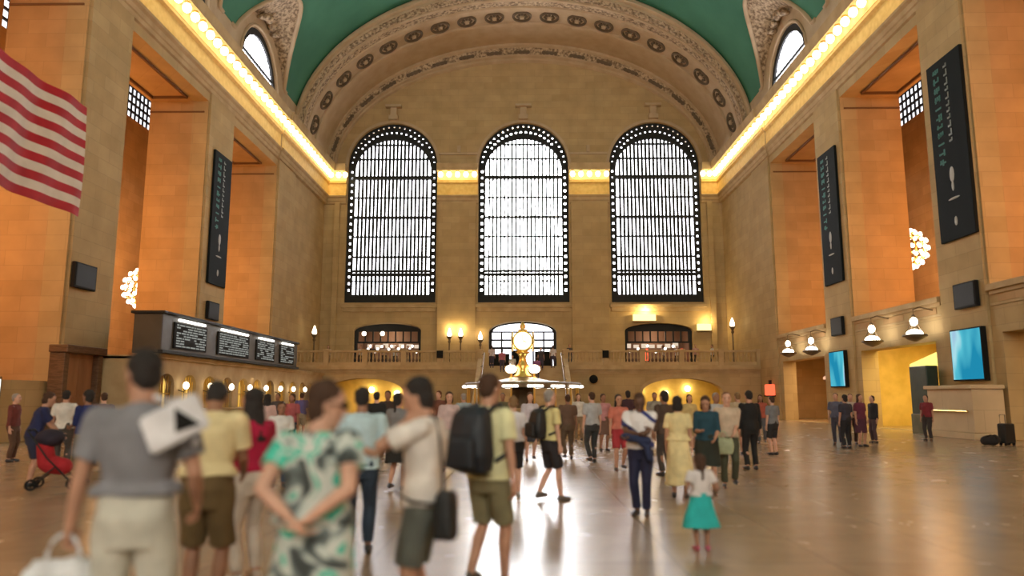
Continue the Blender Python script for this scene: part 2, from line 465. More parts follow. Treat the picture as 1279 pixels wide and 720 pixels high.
# stepped arch band before the far wall
def band(prof, m, n=72, name='trim'):
    bm = bmesh.new(); rs = []
    for k in range(n+1):
        t = PI*k/n; rs.append([bm.verts.new((a*math.cos(t), y, Z0+b*math.sin(t))) for y, a, b in prof])
    for p, q in zip(rs, rs[1:]):
        for i in range(len(prof)-1): bm.faces.new((p[i], p[i+1], q[i+1], q[i]))
    return T(bm, m)
band([(57, 19.2, 13.7), (56.75, 18.6, 13.2), (56.55, 18.5, 13.0), (56.55, 18.35, 12.7), (56.9, 18.3, 12.6), (56.9, 18.2, 12.35)], M['stucco_plain'])
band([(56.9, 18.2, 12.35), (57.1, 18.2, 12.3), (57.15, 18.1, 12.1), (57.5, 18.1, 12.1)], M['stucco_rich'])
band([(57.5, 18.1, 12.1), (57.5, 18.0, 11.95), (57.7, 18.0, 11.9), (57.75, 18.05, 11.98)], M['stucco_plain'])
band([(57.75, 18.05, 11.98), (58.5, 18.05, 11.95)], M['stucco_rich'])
band([(58.5, 18.05, 11.95), (58.55, 18., 11.8), (58.75, 18., 11.8), (59.3, 18.05, 11.85)], M['stucco_plain'])
band([(59.3, 18.05, 11.85), (59.35, 18.2, 12.0), (61.25, 18.2, 12.0), (61.3, 18.05, 11.85), (61.5, 18.0, 11.8), (64.9, 18.0, 11.8)], M['stucco_plain'])
band([(64.9, 18.0, 11.8), (64.9, 17.9, 11.6), (65.15, 17.85, 11.5)], M['stucco_plain'])
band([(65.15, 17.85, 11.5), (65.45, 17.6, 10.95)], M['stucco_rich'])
band([(65.45, 17.6, 10.95), (65.45, 17.5, 10.8), (65.7, 17.45, 10.7), (65.7, 17.3, 10.5), (66.02, 17.25, 10.35)], M['stucco_plain'])
for k in range(25):   # rosettes in the soffit, evenly spaced along the arch
    arcs = []
tt = [i/2000*PI for i in range(2001)]
L = [0]
for a, b in zip(tt, tt[1:]): L.append(L[-1]+math.hypot(18.2*(math.cos(b)-math.cos(a)), 12.0*(math.sin(b)-math.sin(a))))
def at_len(s_):
    import bisect
    return tt[min(2000, bisect.bisect(L, s_))]
ros_bm = bmesh.new()
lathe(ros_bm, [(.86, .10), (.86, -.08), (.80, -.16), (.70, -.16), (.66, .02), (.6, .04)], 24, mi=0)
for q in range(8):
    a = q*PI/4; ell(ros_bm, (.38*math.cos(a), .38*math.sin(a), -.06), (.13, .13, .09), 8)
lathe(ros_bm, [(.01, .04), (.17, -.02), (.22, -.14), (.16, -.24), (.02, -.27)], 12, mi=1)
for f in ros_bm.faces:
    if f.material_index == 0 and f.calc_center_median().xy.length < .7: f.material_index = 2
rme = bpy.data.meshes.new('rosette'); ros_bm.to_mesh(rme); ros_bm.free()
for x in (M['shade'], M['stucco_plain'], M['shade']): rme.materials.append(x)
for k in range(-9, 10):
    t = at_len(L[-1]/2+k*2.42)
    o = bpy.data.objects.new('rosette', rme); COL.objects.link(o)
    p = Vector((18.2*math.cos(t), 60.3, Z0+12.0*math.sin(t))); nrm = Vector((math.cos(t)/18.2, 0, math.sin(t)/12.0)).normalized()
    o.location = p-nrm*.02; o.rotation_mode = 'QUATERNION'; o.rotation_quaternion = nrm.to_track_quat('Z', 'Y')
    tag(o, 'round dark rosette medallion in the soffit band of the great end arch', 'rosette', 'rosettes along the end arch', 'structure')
# leaf clusters on the inner moulding of the arch
lf = bmesh.new()
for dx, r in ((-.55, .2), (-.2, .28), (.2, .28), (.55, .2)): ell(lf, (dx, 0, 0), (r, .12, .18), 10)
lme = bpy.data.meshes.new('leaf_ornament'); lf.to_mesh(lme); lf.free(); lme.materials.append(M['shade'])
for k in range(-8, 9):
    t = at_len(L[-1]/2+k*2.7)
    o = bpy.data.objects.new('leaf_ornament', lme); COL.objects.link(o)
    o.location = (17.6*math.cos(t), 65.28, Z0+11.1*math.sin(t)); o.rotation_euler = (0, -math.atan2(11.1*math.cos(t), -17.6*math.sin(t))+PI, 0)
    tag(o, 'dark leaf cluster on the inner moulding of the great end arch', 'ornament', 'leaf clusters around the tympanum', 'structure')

# ------------------------------------------------------------ cornice with its bulbs
CP = [(0, 19.2), (.12, 19.25), (.16, 19.45), (.22, 19.5), (.24, 19.75), (.38, 19.85), (.40, 19.98), (.26, 20.05), (.26, 21.05), (.42, 21.15), (.44, 21.3), (.46, 21.33),
      (.46, 21.38), (.28, 21.42), (.28, 22.12), (.95, 22.16), (.97, 22.35), (1.02, 22.6), (1.05, 22.8), (0, 22.95)]
def sweep(pts2, a, b, fn, mats, mi_of):
    bm = bmesh.new(); r0 = [bm.verts.new(fn(a, *p)) for p in pts2]; r1 = [bm.verts.new(fn(b, *p)) for p in pts2]
    for i in range(len(pts2)-1):
        f = bm.faces.new((r0[i], r0[i+1], r1[i+1], r1[i])); f.material_index = mi_of(i)
    bm.faces.new(r0); bm.faces.new(r1)
    bmesh.ops.recalc_face_normals(bm, faces=bm.faces)
    return T(bm, mats)
cmi = lambda i: 1 if 6 <= i <= 11 else 0
for s in (-1, 1):
    sweep(CP, YB, 52.6, lambda y, p, z: (s*(W-p), y, z), [M['stone_plain'], M['gilt']], cmi)
    sweep([(p+.1 if p else 0, z) for p, z in CP], 52.6, D, lambda y, p, z: (s*(W-p), y, z), [M['stone_plain'], M['gilt']], cmi)
for x0, x1 in ((-W, -16.25), (-7.85, -4.1), (4.3, 8.), (16.4, W)):
    sweep(CP, x0, x1, lambda x, p, z: (x, D-p, z), [M['stone_plain'], M['gilt']], cmi)

def bulb_proto():
    bm = bmesh.new(); lathe(bm, [(.02, 0), (.13, 0), (.15, .08), (.10, .14)], 10)
    return bm
sb = bulb_proto(); sme = bpy.data.meshes.new('lamp_socket'); sb.to_mesh(sme); sb.free(); sme.materials.append(M['brass'])
bb = bmesh.new(); ell(bb, (0, 0, .34), (.23, .23, .27), 12); bme = bpy.data.meshes.new('bulb'); bb.to_mesh(bme); bb.free(); bme.materials.append(M['bulb'])
def cornice_bulb(x, y, label, group):
    o = bpy.data.objects.new('cornice_lamp', sme); COL.objects.link(o); o.location = (x, y, 22.16); o.rotation_euler = (PI, 0, 0)
    c = bpy.data.objects.new('bulb', bme); COL.objects.link(c); c.parent = o
    tag(o, label, 'lamp', group)
for s, nm in ((-1, 'left'), (1, 'right')):
    y = 28.
    while y < 65.6:
        cornice_bulb(s*(W-.72), y, 'bare glowing bulb in the long row under the %s side cornice' % nm, 'bulbs under the %s cornice' % nm); y += .98
for x0, x1, nm in ((-16.9, -16.3, 'left corner'), (-7.5, -4.4, 'pier between the left and middle windows'), (4.6, 7.7, 'pier between the middle and right windows'), (16.5, 17.1, 'right corner')):
    n = max(1, round((x1-x0)/.77))
    for k in range(n+1): cornice_bulb(x0+(x1-x0)*k/n, D-.70, 'glowing bulb on the far wall cornice at the '+nm, 'bulbs at the '+nm)
# ------------------------------------------------------------ balcony at the far end
BF = 57.
bm = bmesh.new()
ar = [arch(x, 3.05, 0.001, 1.95, 1.05, 14) for x in (-12.2, 12.2)]
plate(bm, rect(-W, W, 0, 3.62), ar, endmap(BF), .8)
struct(link('wall_under_balcony', bm, M['stone']))
bm = bmesh.new(); box(bm, -W, W, BF, D+1.3, 3.62, 3.95); struct(link('floor_balcony', bm, M['stone_plain']))
bm = bmesh.new()
for x0, x1 in ((-W, -3.2), (3.2, W)):
    for q in ((.05, 3.35, 3.5), (.16, 3.5, 3.66), (.3, 3.66, 3.9), (.2, 3.9, 4.0)): box(bm, x0, x1, BF-q[0], BF+.1, q[1], q[2], 0, .02)
T(bm, M['stone_plain'])
for x in (-12.2, 12.2):       # archivolts under the balcony
    bm = bmesh.new()
    for k in range(14):
        a0, a1 = PI*k/14, PI*(k+1)/14
        q = [(x+(3.05+e)*math.cos(a), 1.95+(1.05+e)*math.sin(a)) for e, a in ((.02, a0), (.3, a0), (.3, a1), (.02, a1))]
        rings(bm, [[Vector((u, BF-.1, v)) for u, v in q], [Vector((u, BF+.02, v)) for u, v in q]])
    T(bm, M['stone_plain'])
# passage behind the arches: ochre marble, lit from its own ceiling lamps
M['ochre'] = vary(mat('ochre_marble', (.66, .46, .11), .4), (.58, .40, .09), (.74, .53, .15), 1.0, 3)
bm = bmesh.new(); box(bm, -W, W, D-1.5, D-1.3, 0, 3.6); struct(link('wall_passage_back', bm, M['ochre']))
M['opal'] = emis('opal_downlight', (1., .88, .6), 14.)
def downlight(x, y, z, label, group, r=.22):
    o = empty('ceiling_lamp', (x, y, z)); tag(o, label, 'lamp', group)
    bm = bmesh.new(); lathe(bm, [(r, 0), (r+.05, -.02), (r+.05, -.09), (r, -.12)], 16); link('rim', bm, M['brass'], o)
    bm = bmesh.new(); ell(bm, (0, 0, -.13), (r*.9, r*.9, .08), 12); link('lens', bm, M['opal'], o, True)
for x in (-14, -11.2, 10.6, 13.4):
    downlight(x, 60.5, 3.62, '%s small ceiling lamp in the ochre passage behind the %s balcony arch' % (('left' if x in (-14, 10.6) else 'right'), ('left' if x < 0 else 'right')), 'lamps in the balcony passage')

for x, z in ((-13.1, 2.2), (-10.9, 1.9), (10.0, 2.1), (12.3, 1.9), (14.2, 2.3)):
    o = tag(empty('wall_globe', (x, D-1.75, z)), '%s round white lamp on the ochre wall behind the %s balcony arch' % ({-13.1: 'left', -10.9: 'right', 10.0: 'left', 12.3: 'middle', 14.2: 'right'}[x], 'left' if x < 0 else 'right'), 'lamp', 'white lamps on the ochre passage wall')
    bm = bmesh.new(); ell(bm, (0, 0, 0), (.24, .24, .24), 14); link('globe', bm, M['opal'], o, True)
    bm = bmesh.new(); tube(bm, [(0, .25, -.3), (0, .1, -.4), (0, 0, -.22)], .03); link('bracket', bm, M['brass'], o)

# balustrades: pedestals are the trim, the baluster bays are things of their own
peds = [-18.1, -15.2, -12.2, -9.2, -6.37, -3.3, 3.3, 6.36, 9.2, 12.2, 15.2, 18.1]
for x in peds:
    bm = bmesh.new(); box(bm, x-.2, x+.2, BF-.2, BF+.2, 3.95, 5.2, 0, .03); box(bm, x-.26, x+.26, BF-.26, BF+.26, 5.12, 5.24, 0, .02); T(bm, M['stone_plain'])
bal = bmesh.new(); lathe(bal, [(.06, 0), (.06, .08), (.035, .14), (.085, .32), (.045, .6), (.06, .68), (.06, .74)], 10)
balme = bpy.data.meshes.new('baluster'); bal.to_mesh(balme); bal.free(); balme.materials.append(M['stone_plain']); 
for i, (a, b) in enumerate(zip(peds, peds[1:])):
    if a == -3.3: continue
    o = empty('balustrade', ((a+b)/2, BF, 3.95))
    nth = ['at the left corner', 'second from the left corner', 'third from the left corner', 'fourth from the left corner', 'just left of the staircase', '', 'just right of the staircase', 'fourth from the right corner', 'third from the right corner', 'second from the right corner', 'at the right corner'][i]
    tag(o, 'stone balustrade bay of the far balcony, '+nth, 'balustrade', 'balustrade bays of the far balcony')
    h = (b-a)/2-.2
    bm = bmesh.new(); box(bm, -h, h, -.15, .15, 1.05, 1.2, 0, .03); link('rail', bm, M['stone_plain'], o)
    bm = bmesh.new(); box(bm, -h, h, -.13, .13, 0, .3, 0, .03); link('plinth', bm, M['stone_plain'], o)
    n = 9
    for k in range(n):
        c = bpy.data.objects.new('baluster', balme); COL.objects.link(c); c.parent = o; c.location = (-h+2*h*(k+.5)/n, 0, .3)
for x, side in ((-6.37, 'left'), (6.36, 'right')):
    bm = bmesh.new(); box(bm, x-.24, x+.24, BF-.34, BF-.205, 4.55, 5.12, 0, .02); box(bm, x-.18, x+.18, BF-.37, BF-.34, 4.6, 5.05, 0, .01)
    tag(link('loudspeaker', bm, M['black']), 'small black square loudspeaker on the far balcony parapet %s of the staircase' % side, 'loudspeaker')
bm = bmesh.new(); ell(bm, (5.4, BF-.36, 2.93), (.33, .3, .33), 16); box(bm, 5.35, 5.45, BF-.12, BF, 2.85, 3.0)
tag(link('round_loudspeaker', bm, M['black'], None, True), 'round black loudspeaker on the wall below the balcony, right of the clock', 'loudspeaker')

# central staircase
bm = bmesh.new()
NS = 24
for k in range(NS): box(bm, -3.1, 3.1, BF-(NS-k)*.31, BF-(NS-k-1)*.31, 0, 3.95*(k+1)/NS)
st = tag(empty('staircase', (0, BF, 0)), 'wide marble staircase rising to the far balcony behind the clock', 'staircase')
o = link('steps', bm, M['stone_plain'], st); o.location = (0, -BF, 0)
for s in (-1, 1):
    bm = bmesh.new(); y0 = BF-NS*.31
    q0 = [(y0-.4, 0), (BF-.1, 0), (BF-.3, 4.5), (y0-.4, .6)]
    rings(bm, [[Vector((s*3.1, y, z)) for y, z in q0], [Vector((s*3.45, y, z)) for y, z in q0]])
    bmesh.ops.recalc_face_normals(bm, faces=bm.faces)
    o = link('side_wall', bm, M['stone_plain'], st); o.location = (0, -BF, 0)
    bm = bmesh.new(); tube(bm, [(s*2.95, y0-.3, .95), (s*2.95, BF-.1, 4.95)], .04)
    for k in range(5):
        t = k/4; y = y0-.2+(BF-.2-y0)*t; z = .95+4.0*t*.985
        tube(bm, [(s*2.95, y, z), (s*3.12, y, z-.12)], .025)
    o = link('handrail', bm, M['bronze'], st); o.location = (0, -BF, 0)

# the three shop / door arches on the balcony
M['dimroom'] = mat('dim_brown_interior', (.22, .12, .07), .6)
M['pane'] = emis('bright_door_glass', (.92, .93, 1.), 2.4)
# centre: glazed door arch, daylight behind
o = tag(empty('glazed_doorway', (0, D+.6, 3.95)), 'bright arched glazed doorway on the balcony behind the clock', 'doorway')
bm = bmesh.new(); plate(bm, arch(0, 3.04, 0, 3.42, .95, 14), [], lambda u, v, w: (u, .35+w, v), .04); link('glass', bm, M['pane'], o)
bm = bmesh.new()
plate(bm, arch(0, 3.04, 0, 3.42, .95, 14), [rect(-2.85+5.7*i/6+.07, -2.85+5.7*(i+1)/6-.07, z0, z1) for i in range(6) for z0, z1 in ((.15, 1.9), (2.1, 2.65), (2.8, 3.4))]
      + [arch(0, 2.7, 3.52, 3.55, .68, 12)], lambda u, v, w: (u, w, v), .12)
link('door_frame', bm, M['iron'], o)
bm = bmesh.new(); box(bm, -2.8, -1.2, .15, .3, .1, 1.5); box(bm, 1.1, 2.7, .15, .3, .1, 1.7); box(bm, -.9, -.2, .15, .3, .1, 1.8); link('dark_display', bm, M['black'], o)

M['menu_lit'] = emis('lit_menu_board', (1., .8, .6), .7)
def shop(x, label, bulbs, red):
    o = tag(empty('shop_front', (x, D+.5, 3.95)), label, 'shop front')
    hw, sp, ri = 3.04, 3.52, .68
    bm = bmesh.new(); plate(bm, arch(0, hw, 0, sp, ri, 12), [rect(-2.8, 2.8, .1, 2.45)]+[rect(-2.75+5.5*i/8+.06, -2.75+5.5*(i+1)/8-.06, 2.6, 3.5) for i in range(8)], lambda u, v, w: (u, w, v), .12)
    link('shop_frame', bm, M['iron'], o)
    bm = bmesh.new(); box(bm, -3, 3, 3.2, 3.3, 0, 4.2); box(bm, -3.0, -2.9, .8, 3.2, 0, 4.2); box(bm, 2.9, 3., .8, 3.2, 0, 4.2); box(bm, -3, 3, .8, 3.3, 4.2, 4.3)
    link('interior', bm, M['dimroom'], o)
    bm = bmesh.new(); box(bm, -2.6, 2.6, 1.5, 2.1, 0, 1.05, 0, .03); box(bm, -2.7, 2.7, 1.4, 2.2, 1.05, 1.12); link('counter', bm, M['wood'], o)
    bm = bmesh.new()
    for k in range(7): box(bm, -2.5+k*.74, -2.5+k*.74+.5, 3.1, 3.18, 2.2, 2.2+.5*random.uniform(.6, 1)); 
    link('menu_board', bm, M['menu_lit'], o)
    bm = bmesh.new()
    for k in range(bulbs): 
        ell(bm, (-2.4+4.8*k/(bulbs-1), 1.0+.4*(k % 2), 1.75+.25*(k % 3)), (.12, .12, .12), 8); link('lamp', bm, M['tube'], o, True); bm = bmesh.new()
    bm = bmesh.new()
    if bm.is_valid: bm.free()
    for u in red: bm = bmesh.new(); box(bm, u-.12, u+.12, .9, 1.1, .9, 2.0, 0, .03); link('red_lit_panel', bm, M['red_glow'], o)
shop(-12.2, 'restaurant front under the left great window with rows of small white lamps', 16, [])
shop(12.2, 'dark shop front under the right great window with red lit panels', 7, [-.9, 2.3])
for x, z, lab in ((-14.2, 7.2, 'left one of two round white lamps over the restaurant front'), (-12.55, 7.2, 'right one of two round white lamps over the restaurant front')):
    o = tag(empty('globe_lamp', (x, D-.35, z)), lab, 'lamp', 'round lamps over the restaurant')
    bm = bmesh.new(); ell(bm, (0, 0, 0), (.2, .2, .2), 14); link('globe', bm, M['lampwarm'], o, True)
    bm = bmesh.new(); tube(bm, [(0, .36, -.1), (0, .1, -.3), (0, 0, -.18)], .03); link('bracket', bm, M['bronze'], o)

M['amberpool'] = emis('amber_light_pool', (1., .72, .26), 2.2)  # amber pool of light on the wall, put in as emission
def torchere(x, y, z1, lab, h=.75):
    o = tag(empty('torchere', (x, y, 3.95)), lab, 'lamp', 'tall torch lamps on the far balcony')
    z = z1-3.95
    bm = bmesh.new(); lathe(bm, [(.3, 0), (.3, .1), (.12, .22), (.07, .5), (.06, z-.9), (.14, z-.75), (.08, z-.6), (.24, z-.35), (.27, z-.3)], 12); link('stand', bm, M['bronze'], o)
    bm = bmesh.new(); lathe(bm, [(.12, z-.32), (.2, z-.15), (.17, z+.05), (.06, z+.35), (.01, z+.45)], 12); link('flame_bulb', bm, M['lampwarm'], o, True)
torchere(-6.5, D-.8, 7.2, 'leftmost of three torch lamps on the balcony between left and middle windows')
torchere(-5.5, D-.8, 7.2, 'middle of three torch lamps on the balcony between left and middle windows')
torchere(-3.75, D-.8, 6.9, 'rightmost of three torch lamps on the balcony, beside the glazed doorway')
torchere(17.2, 60.5, 7.6, 'tall dark torch lamp at the right end of the far balcony')
torchere(-17.2, 60.5, 7.0, 'tall dark torch lamp at the left end of the far balcony')
for x, z in ((10.9, 8.62), (16.2, 7.75)):  # no fixtures: added glowing panels stand for light pools on the wall
    o = tag(empty('wall_sign_lamp', (x, D-.25, z)), 'glowing panel for an amber light pool %s' % ('above the dark shop front' if x < 12 else 'right of the dark shop front, near the corner'), 'lamp', 'amber light pools')
    w_ = 1.0 if x < 12 else .6
    bm = bmesh.new(); box(bm, -w_, w_, -.12, .25, -.3, .3, 0, .04); link('pool_panel', bm, M['amberpool'], o)
    bm = bmesh.new(); box(bm, -w_-.05, w_+.05, -.14, .25, -.36, -.3); link('tray', bm, M['bronze'], o)

# ------------------------------------------------------------ information booth with the golden clock
IB = tag(empty('information_booth', (0, 33, 0)), 'round marble and brass information booth in the middle of the hall', 'information booth')
bm = bmesh.new(); lathe(bm, [(2.5, 0), (2.62, .02), (2.62, .18), (2.5, .24), (2.5, .98), (2.75, 1.05), (2.78, 1.12), (2.3, 1.14), (2.3, 0)], 40); link('counter', bm, M['stone_plain'], IB)
for k in range(16):
    a = 2*PI*(k+.5)/16; bm = bmesh.new(); tube(bm, [(2.45*math.cos(a), 2.45*math.sin(a), 1.1), (2.45*math.cos(a), 2.45*math.sin(a), 2.0)], .04); link('post', bm, M['brass'], IB)
bm = bmesh.new(); lathe(bm, [(2.3, 2.0), (2.6, 2.0), (2.62, 2.16), (2.5, 2.22), (1.2, 2.3), (.5, 2.45), (.3, 2.5), (.3, 2.4), (2.3, 2.1)], 40); link('canopy', bm, M['bronze'], IB)
for k in range(16):
    a0, a1 = 2*PI*(k+.18)/16, 2*PI*(k+.82)/16
    bm = bmesh.new(); tube(bm, [(2.64*math.cos(a0+(a1-a0)*j/4), 2.64*math.sin(a0+(a1-a0)*j/4), 2.04) for j in range(5)], .055, 6); link('light_strip', bm, M['tube'], IB)
bm = bmesh.new(); lathe(bm, [(.62, 0), (.62, .3), (.5, .4), (.5, 1.9), (.6, 2.05), (.6, 2.1)], 20); link('kiosk_core', bm, M['bronze'], IB)
CK = tag(empty('four_faced_clock', (0, 33, 2.45)), 'golden four-faced clock glowing on top of the information booth', 'clock')
bm = bmesh.new(); lathe(bm, [(.42, 0), (.42, .08), (.30, .16), (.22, .34), (.3, .5), (.2, .62), (.14, .85), (.2, 1.02), (.34, 1.14)], 20); link('pedestal', bm, M['brass'], CK, True)
bm = bmesh.new(); ell(bm, (0, 0, 1.6), (.46, .46, .5), 24); link('clock_body', bm, M['brass'], CK, True)
for k in range(4):
    a = k*PI/2; f = empty('clock_face'); f.parent = CK; f.location = (0, 0, 1.6); f.rotation_euler = (0, 0, a)
    bm = bmesh.new()
    lathe(bm, [(.40, -.03), (.40, .02), (.2, .05), (.01, .06)], 28); bmesh.ops.rotate(bm, verts=bm.verts, matrix=Matrix.Rotation(PI/2, 3, 'X')); bmesh.ops.translate(bm, verts=bm.verts, vec=(0, -.45, 0))
    link('dial', bm, M['clock_face'], f, True)
    bm = bmesh.new()
    for j in range(32):
        t0, t1 = 2*PI*j/32, 2*PI*(j+1)/32
        tube(bm, [(.42*math.cos(t0), -.46, .42*math.sin(t0)), (.42*math.cos(t1), -.46, .42*math.sin(t1))], .035, 6)
    link('bezel', bm, M['brass'], f, True)
    bm = bmesh.new(); tube(bm, [(0, -.52, 0), (.0, -.52, .27)], .012, 5); tube(bm, [(0, -.525, 0), (.17, -.525, -.06)], .016, 5)
    for j in range(12):
        t = PI*j/6; tube(bm, [(.31*math.cos(t), -.50, .31*math.sin(t)), (.36*math.cos(t), -.49, .36*math.sin(t))], .009, 4)
    link('hands', bm, M['iron'], f)
bm = bmesh.new(); lathe(bm, [(.2, 2.02), (.22, 2.12), (.08, 2.16), (.13, 2.24), (.12, 2.34), (.02, 2.5)], 14); link('acorn_finial', bm, M['brass'], CK, True)
for x, sd in ((-.52, 'left'), (.52, 'right')):
    o = tag(empty('booth_lamp', (x, 32.9, 2.42)), 'opal lamp on the booth roof just %s of the clock pedestal' % sd, 'lamp', 'opal lamps beside the clock')
    bm = bmesh.new(); lathe(bm, [(.12, 0), (.05, .06), (.04, .2), (.1, .24)], 12); link('stem', bm, M['brass'], o)
    bm = bmesh.new(); ell(bm, (0, 0, .4), (.26, .26, .19), 14); link('shade', bm, M['lampwarm'], o, True)

# ------------------------------------------------------------ ticket booths and the departure board on the left
TB = tag(empty('ticket_booth', (-15.4, 40, 0)), 'long stone ticket booth with lit windows below the departure board', 'ticket booth')
def sub(o, name, bm, m, **k):
    ob = link(name, bm, m, o, **k); ob.location = (-o.location.x, -o.location.y, -o.location.z); return ob
bm = bmesh.new(); holes = [arch(31.9+2.2*k, .7, 1.05, 2.1, .5, 10) for k in range(11)]
plate(bm, rect(30.8, 56.8, 0, 3.3), holes, lambda u, v, w: (-15.4-w, u, v), .4); box(bm, -W, -15.8, 30.8, 31.1, 0, 3.3); box(bm, -W, -15.8, 30.8, 56.8, 3.2, 3.35)
sub(TB, 'booth_wall', bm, M['stone_plain'])
bm = bmesh.new(); box(bm, -15.75, -15.25, 30.7, 56.8, 3.3, 3.42, 0, .02); box(bm, -15.75, -15.3, 30.75, 56.8, 3.2, 3.3); box(bm, -15.45, -15.15, 31.0, 56.8, .98, 1.05, 0, .02); sub(TB, 'moulding', bm, M['stone_plain'])
for k in range(11):
    y = 31.9+2.2*k
    bm = bmesh.new()
    for j in range(7): box(bm, -15.58, -15.55, y-.66+j*.22-.012, y-.66+j*.22+.012, 1.05, 2.5)
    box(bm, -15.6, -15.54, y-.7, y+.7, 1.72, 1.77); sub(TB, 'window_grille', bm, M['brass'])
    bm = bmesh.new(); box(bm, -16.2, -16.1, y-.9, y+.9, .9, 2.7); sub(TB, 'lit_interior', bm, M['amber'] if k % 3 else M['ochre'])
for k in range(9):
    y = 33.+2.6*k; x, z = -15.05, 2.1
    o = tag(empty('counter_lamp', (x, y, z)), 'warm white lamp on the ticket booth front, one of the row below the departure board', 'lamp', 'lamps along the ticket booth')
    bm = bmesh.new(); ell(bm, (0, 0, 0), (.13, .13, .17), 12); link('globe', bm, M['lampwarm'], o, True)
    bm = bmesh.new(); tube(bm, [(-.35, 0, -.2), (-.1, 0, -.28), (0, 0, -.14)], .025); link('bracket', bm, M['bronze'], o)

DB = tag(empty('departure_board', (-15.6, 40, 3.42)), 'long black train departure board with four lit panels over the ticket booth', 'departure board')
bm = bmesh.new(); box(bm, -16.35, -15.12, 30.6, 49.3, 3.42, 5.1, 0, .05); sub(DB, 'housing', bm, M['board_case'] if 'board_case' in M else vary(mat('board_case', (.045, .04, .03), .5), (.035, .03, .022), (.06, .052, .04), 1.))
bm = bmesh.new(); box(bm, -16.45, -15.0, 30.5, 49.4, 5.08, 5.2, 0, .03); box(bm, -15.2, -15.0, 30.5, 49.4, 3.42, 3.56, 0, .02); sub(DB, 'rim', bm, M['iron'])
M['led'] = emis('pale_board_lettering', (.85, .88, .8), .30)
for i, (a, b) in enumerate(((31.6, 34.9), (36.2, 40.4), (41.5, 44.6), (45.6, 48.4))):
    bm = bmesh.new(); box(bm, -15.12, -15.06, a, b, 3.68, 4.82, 0, .01); pn = sub(DB, 'display_panel', bm, M['black'])
    bm = bmesh.new(); rnd = random.Random(i)
    for r_ in range(9):
        y = a+.2; z = 3.76+r_*.115
        while y < b-.25:
            w_ = rnd.uniform(.12, .55); w_ = min(w_, b-.12-y)
            if rnd.random() < .85: box(bm, -15.06, -15.045, y, y+w_, z, z+.06)
            y += w_+.1
    o = link('lettering', bm, M['led'], pn)
    bm = bmesh.new(); box(bm, -15.1, -14.98, a+.35, b-.35, 4.88, 4.98, 0, .02); sub(DB, 'light_strip', bm, M['tube'])
# brown timber door surround and bright poster further left
o = tag(empty('door_surround', (-18.17, 29.4, 0)), 'brown timber door surround left of the ticket booth', 'door surround')
bm = bmesh.new(); box(bm, 0, .75, -1.4, 1.35, 3.3, 3.6, 0, .04); box(bm, 0, .6, -1.3, -1.0, 0, 3.3, 0, .02); box(bm, 0, .6, 1.0, 1.3, 0, 3.3, 0, .02); link('frame', bm, M['wood'], o)
bm = bmesh.new(); box(bm, .2, .35, -1.0, 1.0, 0, 3.3); 
for a in (-.9, .05): box(bm, .33, .38, a, a+.85, .3, 1.4, 0, .02); box(bm, .33, .38, a, a+.85, 1.6, 3.1, 0, .02)
link('door_leaf', bm, vary(mat('mid_brown_wood', (.28, .13, .06), .5), (.22, .10, .045), (.33, .16, .075), 2., stretch=(1, 1, .2)), o)
o = tag(empty('lit_display_case', (-W+.02, 24.7, 0)), 'white glowing display case low on the left wall at the picture edge', 'display case')
bm = bmesh.new(); box(bm, 0, .25, -.75, .75, 0, 2.3, 0, .03); link('case', bm, M['bronze'], o)
bm = bmesh.new(); box(bm, .25, .27, -.66, .66, .8, 2.2); link('lit_face', bm, emis('white_lit_poster', (.9, 1., .9), 1.6), o)

# ------------------------------------------------------------ banners, screens, loudspeakers on the piers
def banner(s, y, lab, x=W-.12):
    o = tag(empty('banner', (s*x, y, 8.1)), lab, 'banner', 'tall black banners on the piers')
    X = lambda a, b: (min(-s*a, -s*b), max(-s*a, -s*b))
    bm = bmesh.new(); box(bm, *X(.003, .15), -1.24, 1.24, 0, 7.95, 0, .03); link('banner_case', bm, M['black_gloss'], o)
    bm = bmesh.new(); rnd = random.Random(3)
    z = 7.6      # turned lettering running down the banner, unreadable at this distance
    dirn = -s
    while z > 3.5:
        h = rnd.uniform(.22, .34)
        for j in range(3):
            if rnd.random() < .7: box(bm, *X(.15, .157), s*.55-.22+j*.15, s*.55-.22+j*.15+.11, z-h*rnd.uniform(.5, 1), z)
        box(bm, *X(.15, .157), s*.55-.22, s*.55+.22, z-h*.5-.05, z-h*.5+.03)
        z -= h+.12
    link('lettering', bm, M['teal_ink'], o)
    bm = bmesh.new(); z = 7.6
    while z > 4.2:
        h = rnd.uniform(.15, .3); box(bm, *X(.15, .157), -s*.15-.12, -s*.15+.12, z-h, z-h+.08); box(bm, *X(.15, .157), -s*.15-.12, -s*.15-.04, z-h, z); z -= h+.1
    link('small_lettering', bm, M['grey_ink'], o)
    bm = bmesh.new(); x0, x1 = X(.13, .165)
    xm = (x0+x1)/2
    ell(bm, (xm, 0, 2.75), (.03, .17, .34), 14); link('emblem', bm, M['white_ink'], o, True)
    for cz, ry, rz in ((2.25, .09, .22), (1.72, .42, .05), (.75, .11, .20)): bm = bmesh.new(); ell(bm, (xm, 0, cz), (.03, ry, rz), 12); link('emblem', bm, M['white_ink'], o, True)
banner(-1, 42.7, 'tall black banner with faint green lettering on the left pier above the departure board')
banner(1, 42.5, 'smaller looking tall black banner on the far right pier')
banner(1, 30.15, 'large tall black banner with teal lettering on the near right pier')
